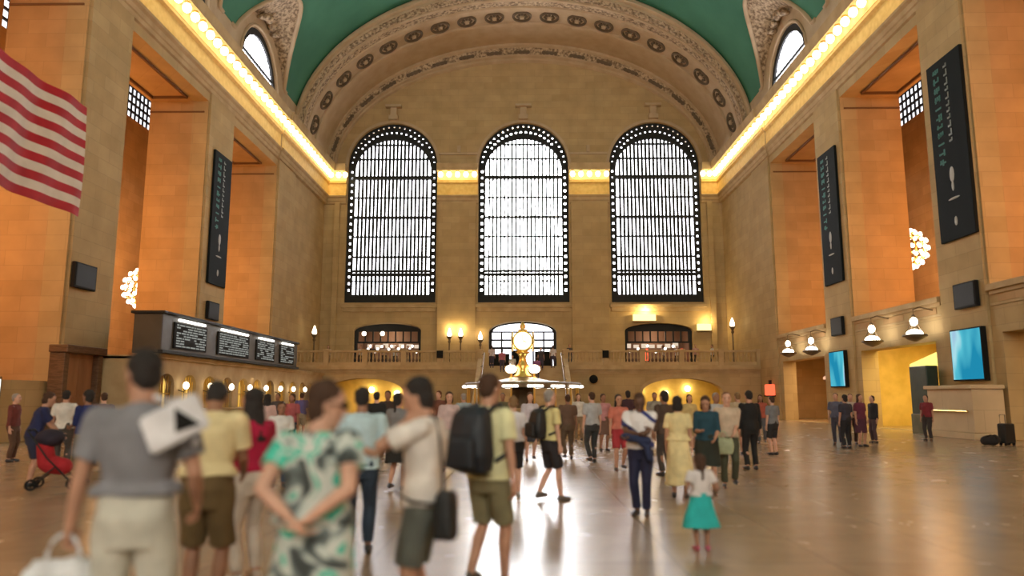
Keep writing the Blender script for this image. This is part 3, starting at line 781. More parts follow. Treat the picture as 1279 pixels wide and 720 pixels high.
def screen_mat(seed):
    m = bpy.data.materials.new('cyan_screen_image'); m.use_nodes = True; n, l = m.node_tree.nodes, m.node_tree.links; n.clear()
    o = n.new('ShaderNodeOutputMaterial'); e = n.new('ShaderNodeEmission'); l.new(e.outputs[0], o.inputs['Surface'])
    tc = n.new('ShaderNodeTexCoord'); mp = n.new('ShaderNodeMapping'); mp.inputs['Rotation'].default_value = (R(35), 0, 0); mp.inputs['Location'].default_value = (seed, seed, 0)
    wv = n.new('ShaderNodeTexNoise'); wv.inputs['Scale'].default_value = .9; wv.inputs['Detail'].default_value = 1
    mp.inputs['Scale'].default_value = (1, 1.2, .5)
    r = n.new('ShaderNodeValToRGB'); cr = r.color_ramp; cr.elements[0].position = .35; cr.elements[0].color = (.015, .27, .45, 1); cr.elements[1].position = .55; cr.elements[1].color = (.10, .55, .68, 1)
    x = cr.elements.new(.66); x.color = (.42, .78, .85, 1); x = cr.elements.new(.78); x.color = (.30, .30, .65, 1)
    l.new(tc.outputs['Object'], mp.inputs['Vector']); l.new(mp.outputs[0], wv.inputs['Vector']); l.new(wv.outputs['Fac'], r.inputs['Fac']); l.new(r.outputs['Color'], e.inputs['Color'])
    e.inputs['Strength'].default_value = .85; return m
for y, z, hw, hh, lab in ((42.6, 3.17, .95, .97, 'small blue screen on the far right pier'), (30.15, 3.3, 1.0, 1.0, 'large bright blue screen on the near right pier above the pale stone block')):
    o = tag(empty('advertising_screen', (W-.12, y, z)), lab, 'screen', 'blue screens on the right piers')
    bm = bmesh.new(); box(bm, -.22, 0, -hw-.06, hw+.06, -hh-.06, hh+.06, 0, .02); link('screen_casing', bm, M['black'], o)
    bm = bmesh.new(); box(bm, -.235, -.215, -hw, hw, -hh, hh); link('display', bm, screen_mat(y), o)
for s, y, z, lab in ((1, 30., 5.7, 'black loudspeaker above the large blue screen'), (1, 42.4, 5.6, 'black loudspeaker above the small blue screen'), (-1, 29.7, 6.5, 'black loudspeaker on the near left pier below the flag'), (-1, 42.4, 6.55, 'black loudspeaker on the left pier directly below the tall banner')):
    o = tag(empty('pier_loudspeaker', (s*(W-.12), y, z)), lab, 'loudspeaker', 'loudspeakers on the piers')
    X = lambda a, b: (min(-s*a, -s*b), max(-s*a, -s*b))
    bm = bmesh.new(); box(bm, *X(.03, .2), -.76, .76, -.52, .52, 0, .03); link('cabinet', bm, M['black'], o)
    bm = bmesh.new(); box(bm, *X(.2, .215), -.68, .68, -.45, .45, 0, .01); link('grille', bm, M['iron'], o)
    bm = bmesh.new(); box(bm, *X(0.002, .05), -.15, .15, -.2, .2); link('bracket', bm, M['iron'], o)

# ------------------------------------------------------------ right hand lower storey
bm = bmesh.new()
for z0, z1, p in ((5.55, 5.7, .08), (5.7, 5.95, .2), (5.1, 5.2, .05)):
    for a, b in OPEN[1:]: box(bm, W-p, W+.05, a, b, z0, z1, 0, .02)
T(bm, M['stone_plain'])
bm = bmesh.new()
for a, b in OPEN[2:]:
    n = 3
    for k in range(n):
        c = a+(b-a)*(k+.5)/n; box(bm, W-.03, W+.0, c-1.0, c+1.0, 5.22, 5.5, 0, .01)
T(bm, M['stone_lamptint'])
bm = bmesh.new()
for y in (8, 29.5, 41.9): box(bm, W+.9, 27.9, y, y+1.5, 0, 5.5)
box(bm, 23.5, 23.8, YB, 56.9, 0, 5.5); struct(link('wall_right_passage', bm, M['ochre']))
o = tag(empty('canopy', (19.3, 34.4, 2.9)), 'yellow glowing canopy inside the near right passage', 'canopy')
bm = bmesh.new(); q = [(-.1, .1), (1.6, .9), (1.6, 1.05), (-.1, .3)]
rings(bm, [[Vector((x, -2.0, z)) for x, z in q], [Vector((x, 2.6, z)) for x, z in q]]); bmesh.ops.recalc_face_normals(bm, faces=bm.faces); link('lit_fabric', bm, M['yellow_glow'], o)
bm = bmesh.new()
for y in (-1.9, 2.5): tube(bm, [(0, y, .1), (0, y, -2.9)], .04); tube(bm, [(1.55, y, .9), (1.55, y, -2.9)], .04)
link('canopy_post', bm, M['bronze'], o)
o = tag(empty('awning', (19.5, 46.2, 3.0)), 'small pinkish lit awning in the far right passage', 'awning')
bm = bmesh.new(); q = [(-.1, -.3), (1.0, .5), (1.0, .62), (-.1, -.15)]
rings(bm, [[Vector((x, -.8, z)) for x, z in q], [Vector((x, 2.0, z)) for x, z in q]]); bmesh.ops.recalc_face_normals(bm, faces=bm.faces); link('lit_fabric', bm, M['pinkglow'], o)
bm = bmesh.new(); box(bm, .2, 1.2, -.7, 1.9, -3, -2, 0, .03); box(bm, .9, 1.0, -.7, 1.9, -3, .5); link('stand', bm, M['wood'], o)
o = tag(empty('display_stand', (17.75, 33.1, 0)), 'tall dark green display stand beside the pale stone block on the right', 'display stand')
bm = bmesh.new(); box(bm, -.3, .3, -.75, .75, .0, .85, 0, .03); link('base', bm, vary(mat('olive_panel', (.10, .10, .04), .5), (.08, .08, .03), (.13, .12, .05), 2.), o)
bm = bmesh.new(); box(bm, -.26, .26, -.7, .7, .85, 2.95, 0, .04); link('panel', bm, vary(mat('dark_green_panel', (.02, .035, .025), .4), (.015, .03, .02), (.03, .045, .03), 2.), o)
o = tag(empty('stone_block', (W-.9, 29.9, 0)), 'big pale stone block against the near right pier under the blue screen', 'stone block')
bm = bmesh.new(); box(bm, -.55, .75, -1.65, 1.65, 0, .25, 0, .04); box(bm, -.45, .75, -1.55, 1.55, .25, 1.9, 0, .03); link('block', bm, M['kiosk'], o)
bm = bmesh.new(); box(bm, -.55, .75, -1.65, 1.65, 1.9, 2.05, 0, .03); link('cap', bm, M['kiosk'], o)
bm = bmesh.new(); tube(bm, [(-.52, -1.3, 1.05), (-.52, 1.3, 1.05)], .04); link('rail', bm, M['brass'], o)
def lantern(x, y, z, lab):
    o = tag(empty('hanging_lantern', (x, y, z)), lab, 'lantern', 'double lanterns over the right passages')
    bm = bmesh.new(); ell(bm, (0, 0, 0), (.34, .34, .22), 16); link('bowl', bm, M['opal_bowl'], o, True)
    bm = bmesh.new(); ell(bm, (0, 0, .55), (.16, .16, .2), 12); link('upper_globe', bm, M['opal_bowl'], o, True)
    bm = bmesh.new()
    for k in range(20):
        t0, t1 = 2*PI*k/20, 2*PI*(k+1)/20; tube(bm, [(.46*math.cos(t0), .46*math.sin(t0), -.08), (.46*math.cos(t1), .46*math.sin(t1), -.08)], .06, 6)
    lathe(bm, [(.46, -.1), (.3, -.24), (.05, -.34)], 16)
    for k in range(4):
        a = k*PI/2; tube(bm, [(.46*math.cos(a), .46*math.sin(a), -.05), (.2*math.cos(a), .2*math.sin(a), .35), (.05*math.cos(a), .05*math.sin(a), .85)], .02, 5)
    link('cage', bm, M['bronze'], o)
    bm = bmesh.new(); tube(bm, [(0, 0, .8), (0, 0, 1.1), (.3, 0, 1.2), (W+.03-x, 0, 1.05)], .03); link('bracket', bm, M['bronze'], o)
M['opal_bowl'] = emis('opal_lantern_glass', (1., .90, .72), 13.)
for (y, z), lab in zip(((48.6, 4.5), (44.7, 4.4), (36.9, 4.4), (32.9, 4.36)), ('farthest of the four double lanterns on the right wall', 'second farthest double lantern on the right wall', 'double lantern over the far side of the yellow lit passage', 'nearest double lantern on the right wall, left of the large blue screen')):
    lantern(17.4, y, z, lab)
o = tag(empty('red_sign', (W-.1, 54.6, 1.7)), 'glowing red orange sign at the far right corner', 'sign')
bm = bmesh.new(); box(bm, -.3, 0, -.75, .75, 0, .8, 0, .08); link('lit_face', bm, M['red_glow'], o)
bm = bmesh.new(); box(bm, -.2, 0, -.1, .1, .8, 1.1); box(bm, -.34, 0, -.8, .8, -.08, 0); link('bracket', bm, M['iron'], o)

# ------------------------------------------------------------ melon chandeliers in the galleries
def chandelier(x, y, z, lab, top=25.):
    o = tag(empty('chandelier', (x, y, z)), lab, 'chandelier', 'round bulb chandeliers in the galleries')
    r = 1.25
    bm = bmesh.new()
    for k in range(12):
        a = 2*PI*k/12; tube(bm, [(r*.93*math.cos(b)*math.cos(a), r*.93*math.cos(b)*math.sin(a), r*.93*math.sin(b)) for b in [PI/2*(-1+j/6) for j in range(13)]], .035, 5)
    for b in (-50, -25, 0, 25, 50):
        for k in range(24):
            t0, t1 = 2*PI*k/24, 2*PI*(k+1)/24; c, s_ = r*.94*math.cos(R(b)), r*.94*math.sin(R(b)); tube(bm, [(c*math.cos(t0), c*math.sin(t0), s_), (c*math.cos(t1), c*math.sin(t1), s_)], .04, 5)
    lathe(bm, [(.05, -1.55), (.25, -1.4), (.3, -1.2), (.2, -1.1)], 12); lathe(bm, [(.35, 1.1), (.3, 1.3), (.12, 1.5), (.05, 1.7)], 12)
    link('cage', bm, M['brass'], o)
    bm = bmesh.new()
    for b in (-65, -45, -22, 0, 22, 45, 65):
        n = max(6, int(18*math.cos(R(b))))
        for k in range(n):
            a = 2*PI*(k+.5*(b % 2))/n; ell(bm, (r*math.cos(R(b))*math.cos(a), r*math.cos(R(b))*math.sin(a), r*math.sin(R(b))), (.13, .13, .13), 8)
    b_ = link('bulb_cluster', bm, M['globe'], o, True); b_['kind'] = 'stuff'
    bm = bmesh.new(); tube(bm, [(0, 0, 1.6), (0, 0, top-z)], .09, 8); link('rod', bm, M['iron'], o)
chandelier(-24.2, 46.3, 8.45, 'glowing round chandelier half hidden behind the pier on the left')
chandelier(24.2, 46.0, 10.8, 'glowing round chandelier half hidden behind the pier on the right')

# ------------------------------------------------------------ the flag
def flag():
    o = tag(empty('flag', (-12, 19.17, 6.4)), 'huge red and white striped flag hanging at the upper left', 'flag')
    H_, L_ = 3.08, 5.85
    m1 = vary(mat('flag_red', (.42, .008, .02), .8), (.36, .006, .016), (.48, .012, .026), 2.); m2 = vary(mat('flag_white', (.72, .66, .58), .8), (.66, .60, .52), (.76, .70, .62), 2.); m3 = mat('flag_blue', (.01, .02, .10), .8)
    bm = bmesh.new(); nx, nz = 60, 39
    def P(i, j, off):
        u = i/nx*L_; v = j/nz*H_
        return Vector((.10*math.sin(u*2.1+.4)*(.4+.6*i/nx)+.04*math.sin(u*4.3+v*1.2)+off, -u, v+.01*math.sin(u*2)))
    for off in (0, .02):
        g = [[bm.verts.new(P(i, j, off)) for j in range(nz+1)] for i in range(nx+1)]
        for i in range(nx):
            for j in range(nz):
                f = bm.faces.new((g[i][j], g[i+1][j], g[i+1][j+1], g[i][j+1])); st_ = j//3
                f.material_index = 0 if st_ % 2 == 0 else 1
                if i/nx > .6 and st_ >= 6: f.material_index = 2
                f.smooth = True
    link('cloth', bm, [m1, m2, m3], o)
    bm = bmesh.new()
    for r_ in range(9):
        n_ = 6 if r_ % 2 == 0 else 5
        for c_ in range(n_):
            i = 36+24*((c_+(.5 if n_ == 6 else 1.))/6); j = 18+21*(r_+.6)/9.2
            for off in (-.012, .032):
                p = P(i, j, off)
                vs = [bm.verts.new(p+Vector((0, math.cos(PI/2+PI*q/5)*(.055 if q % 2 == 0 else .022), math.sin(PI/2+PI*q/5)*(.055 if q % 2 == 0 else .022)))) for q in range(10)]
                bm.faces.new(vs)
    st_ = link('stars', bm, m2, o); st_['kind'] = 'stuff'
    bm = bmesh.new(); tube(bm, [(0, -L_-.06, -.3), (0, -L_-.06, 26.2)], .03, 6)
    link('hoist_cable', bm, M['iron'], o)
flag()
# ------------------------------------------------------------ people
V = Vector
def solid(name, bm, m, parent, vox, sm=3, amp=0., fr=6., seed=0., shade=True, cut=None):
    """closed primitives in bm -> one continuous remeshed surface"""
    me = bpy.data.meshes.new('tmp'); bm.to_mesh(me); bm.free()
    o = bpy.data.objects.new('tmp', me); SC.collection.objects.link(o)
    r = o.modifiers.new('r', 'REMESH'); r.mode = 'VOXEL'; r.voxel_size = vox; r.use_smooth_shade = True
    if sm: s = o.modifiers.new('s', 'SMOOTH'); s.iterations = sm; s.factor = .5
    dg = bpy.context.evaluated_depsgraph_get(); ev = o.evaluated_get(dg)
    nm = bpy.data.meshes.new_from_object(ev); nm.name = name
    bpy.data.objects.remove(o); bpy.data.meshes.remove(me)
    if amp:
        sv = V((seed, seed*1.7, 0))
        n_ = len(nm.vertices); co = [0.]*(3*n_); no = [0.]*(3*n_)
        nm.vertices.foreach_get('co', co); nm.vertices.foreach_get('normal', no)
        for i in range(0, 3*n_, 3):
            h_ = noise.noise((co[i]*fr+sv[0], co[i+1]*fr+sv[1], co[i+2]*fr*.55))*amp
            co[i] += no[i]*h_; co[i+1] += no[i+1]*h_; co[i+2] += no[i+2]*h_
        nm.vertices.foreach_set('co', co); nm.update()
    nm.materials.clear(); nm.materials.append(m)
    nm.polygons.foreach_set('use_smooth', [True]*len(nm.polygons))
    ob = bpy.data.objects.new(name, nm); COL.objects.link(ob)
    if parent: ob.parent = parent
    return ob

MC = {}
def cm(name, col, rough=.85):
    k = (name, col)
    if k not in MC: MC[k] = vary(mat(name, col, rough), tuple(c*.86 for c in col), tuple(min(1, c*1.1) for c in col), 7.)
    return MC[k]
SKIN = {'fair': (.62, .36, .26), 'tan': (.50, .27, .18), 'brown': (.30, .15, .09), 'dark': (.13, .065, .04)}
HAIRC = {'black': (.018, .014, .013), 'brown': (.055, .025, .013), 'light': (.22, .13, .06), 'grey': (.30, .27, .25), 'red': (.12, .04, .02)}

def ik(S, W_, l1, l2, hint):
    d = W_-S; L_ = d.length
    if L_ > (l1+l2)*.998: W_ = S+d*((l1+l2)*.998/L_); d = W_-S; L_ = d.length
    a = (l1*l1-l2*l2+L_*L_)/(2*L_); h = math.sqrt(max(0, l1*l1-a*a)); n = d.normalized()
    p = (hint-n*hint.dot(n))
    p = p.normalized() if p.length > 1e-4 else V((0, 1, 0))
    return S+n*a+p*h, W_

def oval(c, rx, ry, M3, seg=20, sq=0.):
    out = []
    for k in range(seg):
        t = 2*PI*k/seg; c_, s_ = math.cos(t), math.sin(t)
        out.append(M3(V((c[0]+rx*math.copysign(abs(c_)**(1-sq), c_), c[1]+ry*math.copysign(abs(s_)**(1-sq), s_), c[2]))))
    return out

class Fig: pass

def person(x, y, H, face, label, top, bottom, hair=('short', 'black'), skin='fair', lean=0., twist=0., head=(0, 0),
           armL=None, armR=None, stance=.1, stride=0., female=False, build=1., shoe=(.03, .03, .035), lod=1, child=False, kneel=0, extras=(), group=None, z=0., curl=(.5, .5)):
    """face: heading in degrees, 0 = away from the camera (+Y), 90 = to the left (-X), 180 = towards the camera.
    head = (turn to its left, nod down) in degrees; armL / armR = wrist (x, y, z) in body space for a 1.75 m body, optional elbow hint"""
    k = H/1.75
    vox = {0: .0075, 1: .0115, 2: .02}[lod]
    root = empty('person', (x, y, z), R(face)); tag(root, label, 'person', group)
    f = Fig(); f.root = root; f.k = k; f.vox = vox
    hsc = 1.28 if child else 1.
    bw = build; sw = (.165 if female else .188)*bw
    hipc = V((0, 0, .92))
    TM = Matrix.Rotation(R(twist), 3, 'Z') @ Matrix.Rotation(R(-lean), 3, 'X')
    def TT(p, w=1.):                                            # torso transform, grows from the hips up
        p = V(p); t = max(0, min(1, (p.z-.92)/.16))
        q = hipc + TM @ (p-hipc)
        return (p*(1-t)+q*t)*k
    f.TT = TT
    hips_w = .172*bw*(1.03 if female else .97)
    prof = [(.80, 0, .10, .07), (.84, 0, hips_w*.92, .10), (.92, -.005, hips_w, .122), (1.0, 0, hips_w*.95, .115), (1.10, .005, .135*bw*(.93 if female else 1.03), .10*bw),
            (1.22, .005, .152*bw*(.93 if female else 1.03), .112*bw), (1.33, .0, .168*bw*(.93 if female else 1.05), .117), (1.41, -.005, .155*bw, .095), (1.455, -.005, .09, .065), (1.475, -.005, .055, .05)]
    f.prof = prof
    hm = Matrix.Rotation(R(head[0]), 3, 'Z') @ Matrix.Rotation(R(-head[1]), 3, 'X')
    nb = V((0, -.005, 1.46)); hc0 = V((0, .02, 1.625-.01*(hsc-1)*10))
    def HT(p):                                                  # head transform: head space -> body space
        return TT(nb + hm @ (hc0-nb+V(p)*hsc))
    f.HT = HT
    b = bmesh.new()
    rings(b, [oval((0, cy, z_), rx, ry, TT, 20, .12) for z_, cy, rx, ry in prof])
    rcone(b, TT((0, -.012, 1.42)), HT((0, -.02, -.06)), .062*k, .056*k)
    # head
    hp = [(-.128, .050, .018, .018), (-.118, .045, .036, .036), (-.095, .030, .052, .055), (-.06, .012, .063, .076), (-.02, .003, .070, .09), (.02, 0, .075, .096), (.055, -.004, .076, .097),
          (.085, -.008, .066, .086), (.108, -.010, .045, .06), (.120, -.010, .018, .026)]
    rings(b, [oval((0, cy, z_), rx, ry, HT, 20) for z_, cy, rx, ry in hp])
    kk = k*hsc
    rcone(b, HT((0, .088, .018)), HT((0, .108, -.03)), .009*kk, .014*kk)
    ell(b, HT((0, .098, -.034)), (.017*kk, .012*kk, .009*kk), 10)
    ell(b, HT((0, .084, -.068)), (.024*kk, .010*kk, .009*kk), 10)
    rcone(b, HT((-.05, .076, .03)), HT((.05, .076, .03)), .010*kk, .010*kk)
    for s in (-1, 1): ell(b, HT((s*.077, -.006, -.01)), (.010*kk, .018*kk, .030*kk), 10)
    # arms
    arms = {}
    for s, tgt in ((-1, armL), (1, armR)):
        if tgt is None: tgt = (s*(sw+.06), .03, .86)
        tgt = list(tgt); hint = V(tgt[3]) if len(tgt) > 3 else V((s*.35, -1, -.15))
        S = TT((s*sw, -.005, 1.405))
        E_, W_ = ik(S, V(tgt[:3])*k, .285*k, .255*k, hint)
        arms[s] = (S, E_, W_)
        rcone(b, TT((s*sw*.55, -.005, 1.39)), S, .058*k*bw, .054*k*bw)
        rcone(b, S, S.lerp(E_, .5), .052*k*bw, .045*k*bw); rcone(b, S.lerp(E_, .5), E_, .045*k*bw, .036*k*bw)
        rcone(b, E_, E_.lerp(W_, .35), .037*k*bw, .037*k*bw); rcone(b, E_.lerp(W_, .35), W_, .037*k*bw, .024*k)
        # hand
        d = (W_-E_).normalized()
        side = V((0, 1, 0)); side = (side-d*side.dot(d))
        if side.length < .2: side = V((0, 0, 1))-d*d.z
        side.normalize()                                        # thumb side
        nrm = side.cross(d)*(1 if s > 0 else -1); nrm.normalize()   # palm direction
        if nrm.x*s > 0: nrm = -nrm
        hk = k*(1.0 if not child else 1.1)
        def hp_(a, b_, c_): return W_+d*a*hk+side*b_*hk+nrm*c_*hk
        for off in (-.026, -.009, .009, .026): rcone(b, hp_(.008, off*.7, 0), hp_(.088, off*1.05, .004), .0155*hk, .0125*hk, 8)
        cu = curl[0 if s < 0 else 1]
        fr_ = .0088 if lod == 0 else (.0095 if lod == 1 else .012)
        for j, (off, ln) in enumerate(((.030, .074), (.0105, .083), (-.0095, .077), (-.029, .060))):
            p = hp_(.090, off*1.05, .004); ang = cu*.55; rr = fr_*(1 if j < 3 else .88)
            for seg_, fr2 in enumerate((.44, .31, .25)):
                ang += cu*(.55 if seg_ else .15)
                q = p+(d*math.cos(ang)+nrm*math.sin(ang)+side*off*1.6*(1-min(1, cu)))*ln*fr2*hk
                rcone(b, p, q, rr*hk, rr*.9*hk, 8); p = q; rr *= .9
        p = hp_(.022, .030, .004); dv = (d*.62+side*.66+nrm*.42).normalized()
        q = p+dv*.042*hk; rcone(b, p, q, .0135*hk, .0108*hk, 8)
        q2 = q+(dv*.6+d*.5+nrm*.35*cu).normalized()*.034*hk; rcone(b, q, q2, .0105*hk, .0092*hk, 8)
    f.arms = arms
    # legs
    legs = {}
    for s in (-1, 1):
        hj = V((s*.09*bw, 0, .90))
        an = V((s*(stance), (stride if s > 0 else -stride), .085+(.05 if (stride and s*stride < 0) else 0)))
        Kn, An = ik(hj, an, .425, .405, V((s*.12, 1, 0)))
        legs[s] = (hj*k, Kn*k, An*k)
        hj, Kn, An = legs[s]
        rcone(b, hj, hj.lerp(Kn, .5), .088*k*bw, .070*k*bw); rcone(b, hj.lerp(Kn, .5), Kn, .070*k*bw, .052*k*bw)
        rcone(b, Kn, Kn.lerp(An, .32)+V((0, -.012*k, 0)), .050*k, .054*k*bw); rcone(b, Kn.lerp(An, .32)+V((0, -.012*k, 0)), An, .054*k*bw, .034*k)
        tdir = V((s*.18, 1, 0)).normalized(); up = An.z-.085*k
        rcone(b, An+V((0, -.03*k, -.045*k)), An+tdir*.12*k+V((0, 0, -.055*k)), .034*k, .026*k)
        rcone(b, An, An+tdir*.10*k+V((0, 0, -.05*k)), .034*k, .026*k)
        rcone(b, An+tdir*.11*k+V((-.02*k, 0, -.06*k)), An+tdir*.165*k+V((.01*s*k, 0, -.062*k)), .022*k, .018*k)
    f.legs = legs
    body = solid('body', b, cm('skin', SKIN[skin], .6), root, vox*(.85 if lod else .8), 2)
    # eyes, brows, lips where the face can be seen
    if lod <= 1:
        for s in (-1, 1):
            e = bmesh.new(); ell(e, HT((s*.031, .079, .010)), (.0135*kk, .012*kk, .0095*kk), 10); link('eye', e, mat_eye(), root, True)
            e = bmesh.new(); tube(e, [HT((s*.014, .094, .030)), HT((s*.034, .092, .036)), HT((s*.052, .078, .030))], [.004*kk, .005*kk, .003*kk], 6); link('eyebrow', e, cm('hair', HAIRC[hair[1]]), root, True)
        e = bmesh.new(); ell(e, HT((0, .089, -.068)), (.022*kk, .008*kk, .007*kk), 10); link('mouth', e, cm('lips', (.38, .12, .10), .5), root, True)
    # hair
    st_, hcn = hair; hmat = cm('hair', HAIRC[hcn], .55)
    def hell(h, c, r): 
        rs = []
        for i in range(9):
            a = -PI/2*.97+PI*.97*i/8
            rs.append([HT((c[0]+r[0]*math.cos(a)*math.cos(t), c[1]+r[1]*math.cos(a)*math.sin(t), c[2]+r[2]*math.sin(a))) for t in [2*PI*q/16 for q in range(16)]])
        rings(h, rs)
    if st_ != 'bald':
        h = bmesh.new()
        hell(h, (0, -.022, .045), (.084, .096, .090)); hell(h, (0, -.052, -.005), (.077, .060, .082))
        if st_ in ('full', 'long', 'bun', 'bob', 'tail'): hell(h, (0, -.028, .055), (.090, .104, .092)); hell(h, (0, -.055, -.02), (.084, .066, .095))
        if st_ == 'bob': hell(h, (0, -.045, -.07), (.088, .066, .075)); [hell(h, (s*.07, -.01, -.05), (.026, .05, .08)) for s in (-1, 1)]
        if st_ == 'long':
            for i in range(7): hell(h, (0, -.065-.006*i, -.06-.045*i), (.085-.002*i, .048, .06))
            for s in (-1, 1): hell(h, (s*.072, -.015, -.06), (.024, .05, .10)); hell(h, (s*.07, -.04, -.14), (.03, .045, .09))
        if st_ == 'bun': hell(h, (0, -.12, .05), (.045, .042, .045))
        if st_ == 'tail':
            for i in range(6): hell(h, (0, -.115-.012*(i > 0), .03-.045*i), (.032-.002*i, .03, .04))
        solid('hair', h, hmat, root, vox*.9, 1, .008*kk, 30., 3.)
    if 'sunglasses' in extras:
        e = bmesh.new()
        for s in (-1, 1):
            ell(e, HT((s*.033, .096, .010)), (.027*kk, .008*kk, .02*kk), 12); tube(e, [HT((s*.06, .088, .012)), HT((s*.078, .06, .012)), HT((s*.08, -.02, .006))], .004*kk, 5)
        tube(e, [HT((-.01, .1, .015)), HT((.01, .1, .015))], .004*kk, 5); link('sunglasses', e, M['black'], root, True)
    if 'cap' in extras:
        e = bmesh.new(); hell(e, (0, -.012, .065), (.090, .104, .078)); o_ = [HT((.05*math.cos(t)+0, .10+.05*math.sin(t), .055+.006*math.cos(2*t))) for t in [2*PI*q/12 for q in range(12)]]
        rings(e, [[HT((.062*math.cos(t), .115+.07*math.sin(t), .062)) for t in [2*PI*q/14 for q in range(14)]], [HT((.062*math.cos(t), .115+.07*math.sin(t), .070)) for t in [2*PI*q/14 for q in range(14)]]])
        solid('cap', e, cm('cap', (.6, .6, .58)), root, vox*.9, 1)
    # lower garment
    bt, bc = bottom[0], bottom[1]
    bm_ = bc if not isinstance(bc, tuple) else cm('cloth', bc)
    seed = (x*3.1+y*1.7) % 50
    if bt in ('shorts', 'trousers', 'capri'):
        g = bmesh.new()
        rings(g, [oval((0, cy, z_), rx+.016, ry+.018, TT, 20, .12) for z_, cy, rx, ry in [(.775, 0, hips_w*.86, .09), (.83, 0, hips_w*.95, .10), (.92, -.005, hips_w, .122), (1.0, 0, hips_w*.95, .115), (1.045, .002, hips_w*.88, .108)]])
        fr3 = {'shorts': .50, 'capri': .74, 'trousers': .97}[bt]
        for s in (-1, 1):
            hj, Kn, An = legs[s]
            rcone(g, hj, hj.lerp(Kn, .35), .104*k*bw, .098*k*bw)
            if bt == 'shorts':
                e_ = hj.lerp(Kn, .93); fcone(g, hj.lerp(Kn, .3), e_, .098*k*bw, .089*k*bw)
            else:
                rcone(g, hj.lerp(Kn, .3), Kn, .096*k*bw, .071*k*bw)
                e_ = Kn.lerp(An, (fr3-.5)/.5*1.0 if bt == 'trousers' else .4); fcone(g, Kn, e_, .070*k*bw, .060*k*bw)
        solid(bt if bt != 'capri' else 'trousers', g, bm_, root, vox, 2, .014*k, 9., seed)
    elif bt in ('skirt', 'dress'):
        hem, fl = bottom[2], bottom[3]
        g = bmesh.new(); rs = []
        topz = 1.06 if bt == 'skirt' else 1.12
        for i in range(9):
            t = i/8; z_ = hem+(topz-hem)*t
            if z_ > .92: w_ = hips_w+.02-(z_-.92)*.16; dd = .138-(z_-.92)*.06
            else: u_ = (.92-z_)/max(.01, .92-hem); w_ = hips_w+.022+fl*u_; dd = .14+fl*.8*u_
            rs.append(oval((0, 0, z_), w_, dd, TT, 24, .05))
        rings(g, rs); solid('skirt' if bt == 'skirt' else 'dress_skirt', g, bm_, root, vox, 2, .03*k, 6., seed)
    # upper garment
    tt_, tc_ = top[0], top[1]
    tm_ = tc_ if not isinstance(tc_, tuple) else cm('cloth', tc_)
    if tt_:
        hemz = top[3] if len(top) > 3 else .90
        slv = top[2] if len(top) > 2 else .5
        g = bmesh.new(); pr = []
        for z_, cy, rx, ry in prof:
            if z_ < hemz-.001 or z_ > 1.46: continue
            pr.append((z_, cy, rx+.024, ry+.022))
        hx = hips_w+.036
        pr = [(hemz, 0, hx+.006, .146), (hemz+.03, 0, hx+.002, .142)]+[(z_, cy, max(rx, (hx if z_ < 1.05 else .158*bw if z_ < 1.2 else 0)), max(ry, .125 if z_ < 1.2 else 0)) for z_, cy, rx, ry in pr if z_ > hemz+.04]
        pr.append((1.478, -.008, .072, .062))
        rings(g, [oval((0, cy, z_), rx, ry, TT, 22, .1) for z_, cy, rx, ry in pr])
        for s in (-1, 1):
            S, E_, W_ = arms[s]
            rcone(g, TT((s*sw*.5, -.005, 1.39)), S, .070*k*bw, .068*k*bw)
            if slv <= .0: continue
            if slv <= .55: fcone(g, S, S.lerp(E_, slv*1.45), .070*k*bw, .072*k*bw); 
            else:
                rcone(g, S, E_, .068*k*bw, .054*k*bw); fcone(g, E_, E_.lerp(W_, (slv-.5)*2), .052*k*bw, .042*k*bw)
        solid({'tee': 'shirt', 'dress': 'dress_bodice', 'jacket': 'jacket', 'shirt': 'shirt'}.get(tt_, 'shirt'), g, tm_, root, vox, 2, .014*k, 9., seed+7)
    if lod < 2 or True:
        for s in (-1, 1):
            hj, Kn, An = legs[s]; tdir = V((s*.18, 1, 0)).normalized()
            g = bmesh.new()
            rcone(g, An+V((0, -.035*k, -.048*k)), An+tdir*.14*k+V((0, 0, -.052*k)), .037*k, .034*k)
            rcone(g, An+V((0, -.01*k, -.02*k)), An+tdir*.10*k+V((0, 0, -.045*k)), .040*k, .034*k)
            rcone(g, An+V((0, -.03*k, -.068*k)), An+tdir*.15*k+V((0, 0, -.068*k)), .022*k, .020*k)
            solid('shoe', g, cm('shoe', shoe, .5), root, vox*.9 if lod else .008, 1)
    return f

_eye = []
def mat_eye():
    if not _eye: _eye.append(mat('dark_eye', (.05, .03, .02), .2))
    return _eye[0]

def worn(f, name, label, cat, group=None):
    """a bag or other thing carried by a figure, standing on the same spot and heading"""
    o = empty(name, f.root.location.copy(), f.root.rotation_euler[2]); return tag(o, label, cat, group)

